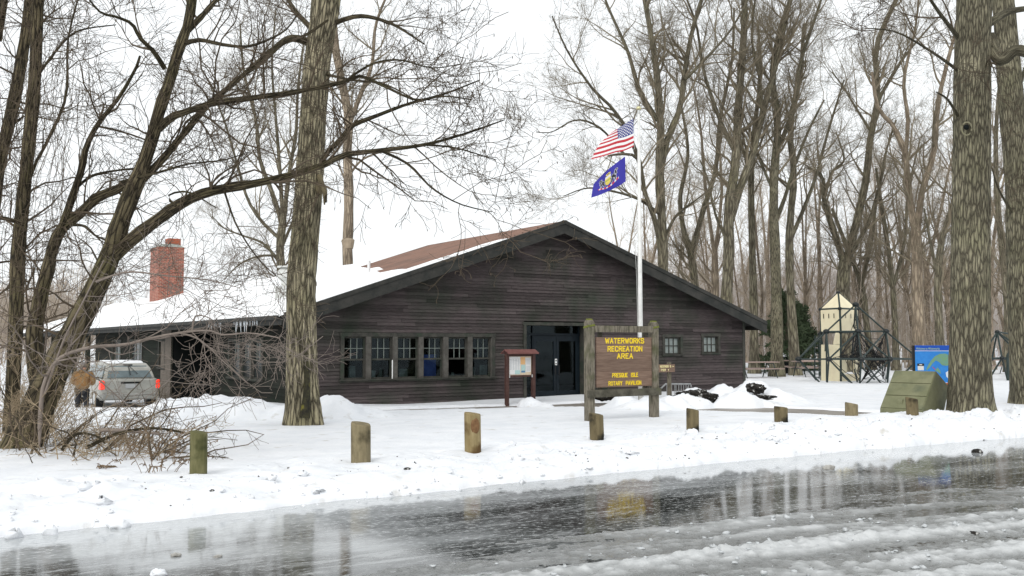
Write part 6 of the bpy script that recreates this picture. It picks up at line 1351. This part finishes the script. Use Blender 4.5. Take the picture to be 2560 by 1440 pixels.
T2, off2 = big_trunk('cottonwood_tree', 'massive grey green furrowed trunk with a round knot hole beside the blue map', [(2424, 1030, 112), (2424, 1000, 104), (2424, 950, 98), (2424, 860, 96), (2426, 700, 93), (2428, 500, 90), (2430, 350, 88), (2430, 200, 86), (2432, 100, 84), (2436, 0, 84), (2440, -120, 82)], 21.0, None, M['bark_right'], 9, .5,
    [g([(2470, 90), (2500, 150), (2540, 125), (2590, 140)], (34, 26), dy=-.5), g([(2470, 60), (2520, 30), (2580, 20)], (22, 12), dy=1), g([(2400, 300), (2370, 250), (2340, 230)], (9, 3), dy=-1), g([(2400, 180), (2330, 130), (2240, 80), (2150, 70)], (9, 2), dy=-1), g([(2400, 100), (2340, 20), (2290, -60)], (12, 5), dy=-1)], lvr)
quick('knot_hole', M['dark'], T2, lambda m: m.ball(tuple(np.array(P(2416, 318, 21.0-.385))-off2), .06, 14, 8, (1, .5, 1)), smooth=True)
def collar(m):
    c = np.array(P(2417, 322, 21.0-.36))-off2
    pts = [tuple(c+np.array([.11*math.cos(a), -.0-.01*math.sin(a), .14*math.sin(a)])) for a in np.linspace(0, 2*math.pi, 17)]; m.tube(pts, .018, 7)
quick('knot_collar', M['bark_right'], T2, collar, smooth=True)
T3, off3 = big_trunk('cottonwood_tree', 'second big furrowed trunk leaning at the right edge of the photo', [(2570, 1010, 80), (2566, 960, 72), (2556, 800, 66), (2550, 600, 64), (2545, 450, 62), (2532, 300, 60), (2520, 150, 56), (2508, 0, 52), (2500, -100, 50)], 26.5, None, M['bark_right'], 14, .5,
    [g([(2530, 280), (2560, 180), (2600, 100)], (14, 6)), g([(2525, 200), (2490, 130), (2470, 60)], (12, 5)), g([(2550, 560), (2500, 480), (2480, 420)], (8, 3), dy=-1)], lvr, K=110, S=48)
# ================= the near thicket at the left
lvl = [dict(d=3.0, t0=.12, t1=1, L0=.8, L1=3.0, a0=30, a1=75, K=8, rf=.5, rmax=.022, up=.05, gn=.22, rt=.005, S=4),
       dict(n=6, t0=.12, t1=1, L0=.4, L1=1.2, a0=25, a1=65, K=5, rf=.6, up=.03, gn=.24, rt=.0038, S=3),
       dict(n=5, t0=.15, t1=1, L0=.15, L1=.6, a0=25, a1=65, K=4, rf=.7, up=.02, gn=.25, rt=.0032, S=3)]
def catkins(cr, Q, RR, rng):
    idx = rng.choice(len(Q), min(len(Q), 700), replace=False); tip = Q[idx, -1]; tip = tip[(tip[:, 0] > -3.4)]
    n = len(tip); K = 3; t = np.linspace(0, 1, K); l = rng.uniform(.03, .07, n); d = np.stack([rng.normal(size=n)*.25, rng.normal(size=n)*.25, -np.ones(n)], -1)
    cr.add(tip[:, None, :]+d[:, None, :]*(l[:, None]*t)[:, :, None], np.tile(np.array([.004, .007, .003]), (n, 1)), 4)
tree('leaning_tree', 'near dark tree leaning right with long limbs reaching across the big trunk', [
    g([(52, 1120), (85, 1040), (135, 930), (185, 830), (235, 730), (275, 640), (300, 560), (330, 480), (352, 430), (385, 330), (400, 270), (425, 200), (445, 130), (470, 60), (480, 0), (490, -80)], (90, 23), K=34, d=1.6),
    g([(285, 640), (340, 590), (400, 545), (450, 510), (520, 480), (620, 462), (700, 445), (770, 425), (810, 412), (860, 388), (950, 376), (1060, 362), (1160, 335), (1260, 300)], (34, 3), dy=-1.2, K=34),
    g([(806, 412), (815, 385), (850, 350), (880, 315), (940, 290), (1020, 260), (1110, 235), (1200, 200)], (15, 3), Y=15.1, dy=-.6, K=22),
    g([(398, 322), (430, 292), (470, 278), (530, 258), (590, 250), (680, 238), (780, 222), (860, 205), (900, 190), (960, 215), (1040, 250), (1110, 240), (1180, 250)], (20, 3), dy=-1.5, K=30),
    g([(350, 455), (400, 405), (430, 370), (480, 310), (520, 262), (580, 212), (650, 150), (690, 115), (760, 90), (820, 50)], (21, 6), dy=1.5, K=22),
    g([(465, 108), (500, 100), (560, 112), (620, 116), (680, 95), (720, 70), (740, 40)], (12, 3), dy=-1, K=16),
    g([(412, 172), (385, 130), (350, 95), (330, 60), (290, 42), (250, 30), (210, -20)], (13, 4), dy=-1, K=16),
    g([(455, 90), (500, 45), (540, 0), (580, -50)], (18, 8), dy=1),
    g([(860, 205), (930, 160), (1000, 150), (1080, 170), (1150, 160)], (7, 2), Y=14.5, K=14), g([(950, 376), (1020, 410), (1080, 470), (1150, 510), (1230, 530)], (8, 2), Y=14.3, K=14), g([(1060, 362), (1140, 370), (1240, 400)], (6, 2), Y=14.2, K=10),
    g([(560, 475), (590, 560), (640, 640), (690, 690)], (6, 2), Y=15, K=10), g([(440, 515), (420, 490), (470, 480), (540, 520)], (7, 2), Y=15, K=10),
    g([(300, 455), (400, 430), (470, 410), (560, 400), (620, 380)], (8, 2), dy=-1, K=12)],
    15.6, 41, M['bark_near'], M['twig_near'], lvl, S0=22, flare=.25, extra=catkins)
tree('twisted_tree', 'dark twisted tree behind the leaning one, its limb crossing it halfway up', [
    g([(105, 1000), (85, 860), (100, 750), (118, 680), (135, 610), (160, 565), (205, 530), (240, 495), (290, 475), (330, 452), (360, 435)], (44, 20), K=26),
    g([(140, 610), (165, 540), (185, 480), (205, 420), (215, 370), (245, 310), (300, 240), (345, 160), (350, 140)], (22, 6), dy=-.6, K=18), g([(60, 560), (0, 545), (-60, 560)], (12, 8), dy=-.5), g([(165, 562), (210, 565), (240, 590), (270, 600)], (10, 3), dy=-.5), g([(180, 480), (230, 440), (300, 425), (350, 420)], (9, 3), dy=-.3)],
    16.6, 42, M['bark_near'], M['twig_near'], lvl, S0=14, flare=.4)
tree('vine_clad_tree', 'upright dark trunk wrapped in hanging vines near the left edge', [
    g([(30, 1010), (40, 800), (45, 640), (58, 500), (68, 400), (78, 300), (88, 180), (92, 60), (96, -60)], (36, 30), K=24, d=3), g([(50, 560), (80, 430), (120, 350), (165, 240), (170, 100), (200, -20)], (10, 4)), g([(88, 200), (130, 140), (190, 80), (290, 62)], (8, 3), dy=-1)],
    17.5, 43, M['bark_near'], M['twig_near'], lvl, S0=12, flare=.4)
tree('vine_clad_tree', 'dark trunk leaning right at the very left edge of the photo', [
    g([(-60, 1010), (-40, 760), (-20, 560), (0, 400), (25, 300), (45, 200), (62, 100), (75, 0), (80, -80)], (38, 26), K=24, d=3), g([(-5, 430), (20, 330), (60, 290)], (12, 5)), g([(-10, 100), (5, 20), (15, -60)], (26, 20))],
    18.2, 44, M['bark_near'], M['twig_near'], lvl, S0=12, flare=.4)
# hanging vines: thin strands of the thicket
def vines():
    rng = np.random.RandomState(4); n = 36; x0 = rng.uniform(70, 200, n); Y = rng.uniform(15.5, 17.5, n); a = Acc(); y0 = rng.uniform(-60, 250, n); y1 = y0+rng.uniform(300, 760, n); K = 12; t = np.linspace(0, 1, K)
    Q = np.zeros((n, K, 3))
    for i in range(n):
        xx = x0[i]+(40*rng.normal()-60)*t+np.cumsum(rng.normal(size=K))*11.0; yy = y0[i]+(y1[i]-y0[i])*t
        for k_ in range(K): Q[i, k_] = P(xx[k_], yy[k_], Y[i])
    a.add(Q, np.full((n, K), .0045), 3); Q1, R1 = grow(Q, np.full((n, K), .006), 9, rng, 0, 1, .15, .6, 30, 90, 4, gn=.35, rt=.0035, rmax=.004); a.add(Q1, R1, 3)
    return tag(a.obj('hanging_vines', M['twig_near'], None, smooth=False), 'tangle of hanging vines around the trunks at the left edge', 'vines', kind='stuff')
vines()
# low pale limb in front of the side wall
tree('low_branch_sapling', 'pale low branching sapling stretching its limb across the side wall', [
    g([(100, 1060), (110, 960), (150, 895), (230, 868), (310, 862), (380, 845), (450, 832), (520, 826), (560, 838), (620, 832), (700, 845)], (12, 3), K=26, d=3), g([(450, 832), (500, 850), (560, 905), (620, 960)], (5, 2), d=4), g([(480, 830), (490, 790), (530, 800), (520, 830)], (5, 2), d=3), g([(240, 705), (320, 680), (420, 690), (520, 700), (600, 720)], (6, 2), d=4), g([(112, 985), (160, 850), (215, 740), (260, 650)], (7, 3), d=2)],
    14.6, 45, M['lilac'], M['lilac'], lvl, cat='sapling', S0=8, flare=0)
# brush thicket
def thicket(name, lab, n, seed, px0, px1, Y0, Y1, L0, L1, m, up=.02, tilt=.9, rad=.008, nb=6, cat='brush', kind='stuff', dirx=.5):
    rng = np.random.RandomState(seed); px = rng.uniform(px0, px1, n); Y = rng.uniform(Y0, Y1, n); x = (px-1280)/F*Y; z = Hs(x, Y)
    K = 8; Q = np.zeros((n, K, 3)); Q[:, 0] = np.stack([x, Y, z-.05], -1); d = nrm(np.stack([rng.normal(size=n)*tilt+dirx, rng.normal(size=n)*tilt*.6, rng.uniform(.15, .9, n)], -1)); L = rng.uniform(L0, L1, n)
    for k_ in range(1, K): d = nrm(d+.22*rng.normal(size=(n, 3))+np.array([0, 0, up-.12*k_/K])); Q[:, k_] = Q[:, k_-1]+d*(L/(K-1))[:, None]
    R0 = (rad*rng.uniform(.5, 1.6, n))[:, None]*(1-.75*np.linspace(0, 1, K))[None]; a = Acc(); a.add(Q, R0, 5)
    Q1, R1 = grow(Q, R0, nb, rng, .1, 1, L0*.3, L1*.35, 20, 70, 5, gn=.25, rt=.0035, up=.02); a.add(Q1, R1, 3)
    Q2, R2 = grow(Q1, R1, 3, rng, .1, 1, L0*.12, L1*.16, 20, 70, 3, gn=.25, rt=.003); a.add(Q2, R2, 3)
    return tag(a.obj(name, m, None, smooth=False), lab, cat, kind=kind)
thicket('brush_thicket', 'tangled tan brush covering the snow below the car at the left', 70, 3, 120, 400, 13.6, 16.8, .5, 1.5, M['tan'], rad=.0065, nb=5, up=-.02)
thicket('brush_thicket', 'darker fallen branches lying in the thicket at lower left', 34, 4, 60, 400, 13.3, 16, .8, 2.2, M['twig_near'], rad=.013, up=-.02, nb=4)
thicket('brush_thicket', 'brown scrub around the foot of the leaning tree and the left edge', 80, 5, -40, 140, 15, 19, .9, 2.2, M['tan'], rad=.008, tilt=.5, dirx=.1, up=.1)
for i, (pts, wd, lab) in enumerate(([[(250, 1075), (330, 1078), (400, 1085)], 12, 'reddish fallen log lying on the snow in the brush'], [[(215, 1120), (290, 1085), (380, 1070), (460, 1082)], 10, 'long dark fallen branch arching over the snow in the brush'], [[(155, 1125), (190, 1085), (240, 1090), (262, 1108)], 9, 'short crooked fallen branch near the foot of the leaning tree'])):
    L_, r_ = guide(pts, 14.3-.2*i, 0, 10, wd, wd*.5); L_[:, 2] = np.maximum(L_[:, 2], Hs(L_[:, 0], L_[:, 1])+.02); o0 = L_[0].copy(); a = Acc(); a.add(L_[None], r_[None], 8); o = a.obj('fallen_branch', M['lilac'] if i == 0 else M['bark_near'], None, o0); o.location = o0; tag(o, lab, 'fallen branch')
# dry weeds
def weed(px, py, h, lab, seed, arch=0.):
    z = .15
    for _ in range(4): p = G(px, py, z); z = gz(p.x, p.y)
    rng = np.random.RandomState(seed); n = 5; K = 8; Q = np.zeros((n, K, 3)); d = nrm(np.stack([rng.normal(size=n)*.3+arch, rng.normal(size=n)*.3, np.ones(n)], -1)); L = h*rng.uniform(.6, 1.1, n)
    Q[:, 0] = rng.normal(size=(n, 3))*np.array([.06, .06, 0])
    for k_ in range(1, K): d = nrm(d+.1*rng.normal(size=(n, 3))+np.array([arch*.35, 0, -abs(arch)*.45])); Q[:, k_] = Q[:, k_-1]+d*(L/(K-1))[:, None]
    R0 = np.full((n, K), .0045); a = Acc(); a.add(Q, R0, 4); Q1, R1 = grow(Q, R0, 9, rng, .3, 1, .04, .13, 30, 80, 4, gn=.2, rt=.005, droop=.8, rf=1.5); a.add(Q1, R1*0+.006, 3)
    o = a.obj('dry_weed', M['weed'], None, smooth=False); o.location = (p.x, p.y, z-.03); tag(o, lab, 'weed', 'dry weeds standing in the snow')
M['weed'] = mat('dry weed', (.13, .085, .05), (.22, .16, .10), scale=6, rough=.9)
WL = [(148, 1172, .55, 'arched dry weed drooping to the left in front of the thicket', -1.1), (245, 1170, .3, 'short dry weed right of the arched one', .4), (305, 1150, .6, 'dry weed stem at the middle of the brush front', .2), (360, 1165, .5, 'dry weed bending right in front of the brush', .9), (380, 1185, .7, 'tall seedy dry weed left of the mossy post', .1), (415, 1180, .6, 'dry weed with drooping seed heads by the mossy post', .3), (440, 1160, .85, 'tallest dry weed, nearest the mossy post', .1), (400, 1150, .75, 'bushy dry weed behind the seedy ones', -.2), (425, 1130, .8, 'back dry weed clump left of the mossy post', .15), (330, 1130, .7, 'dry weed among the tan brush', -.1), (460, 1125, .5, 'small dry weed just behind the mossy post', -.2)]
for i, (a_, b_, h_, lb, ar) in enumerate(WL): weed(a_, b_, h_, lb, 60+i, ar)
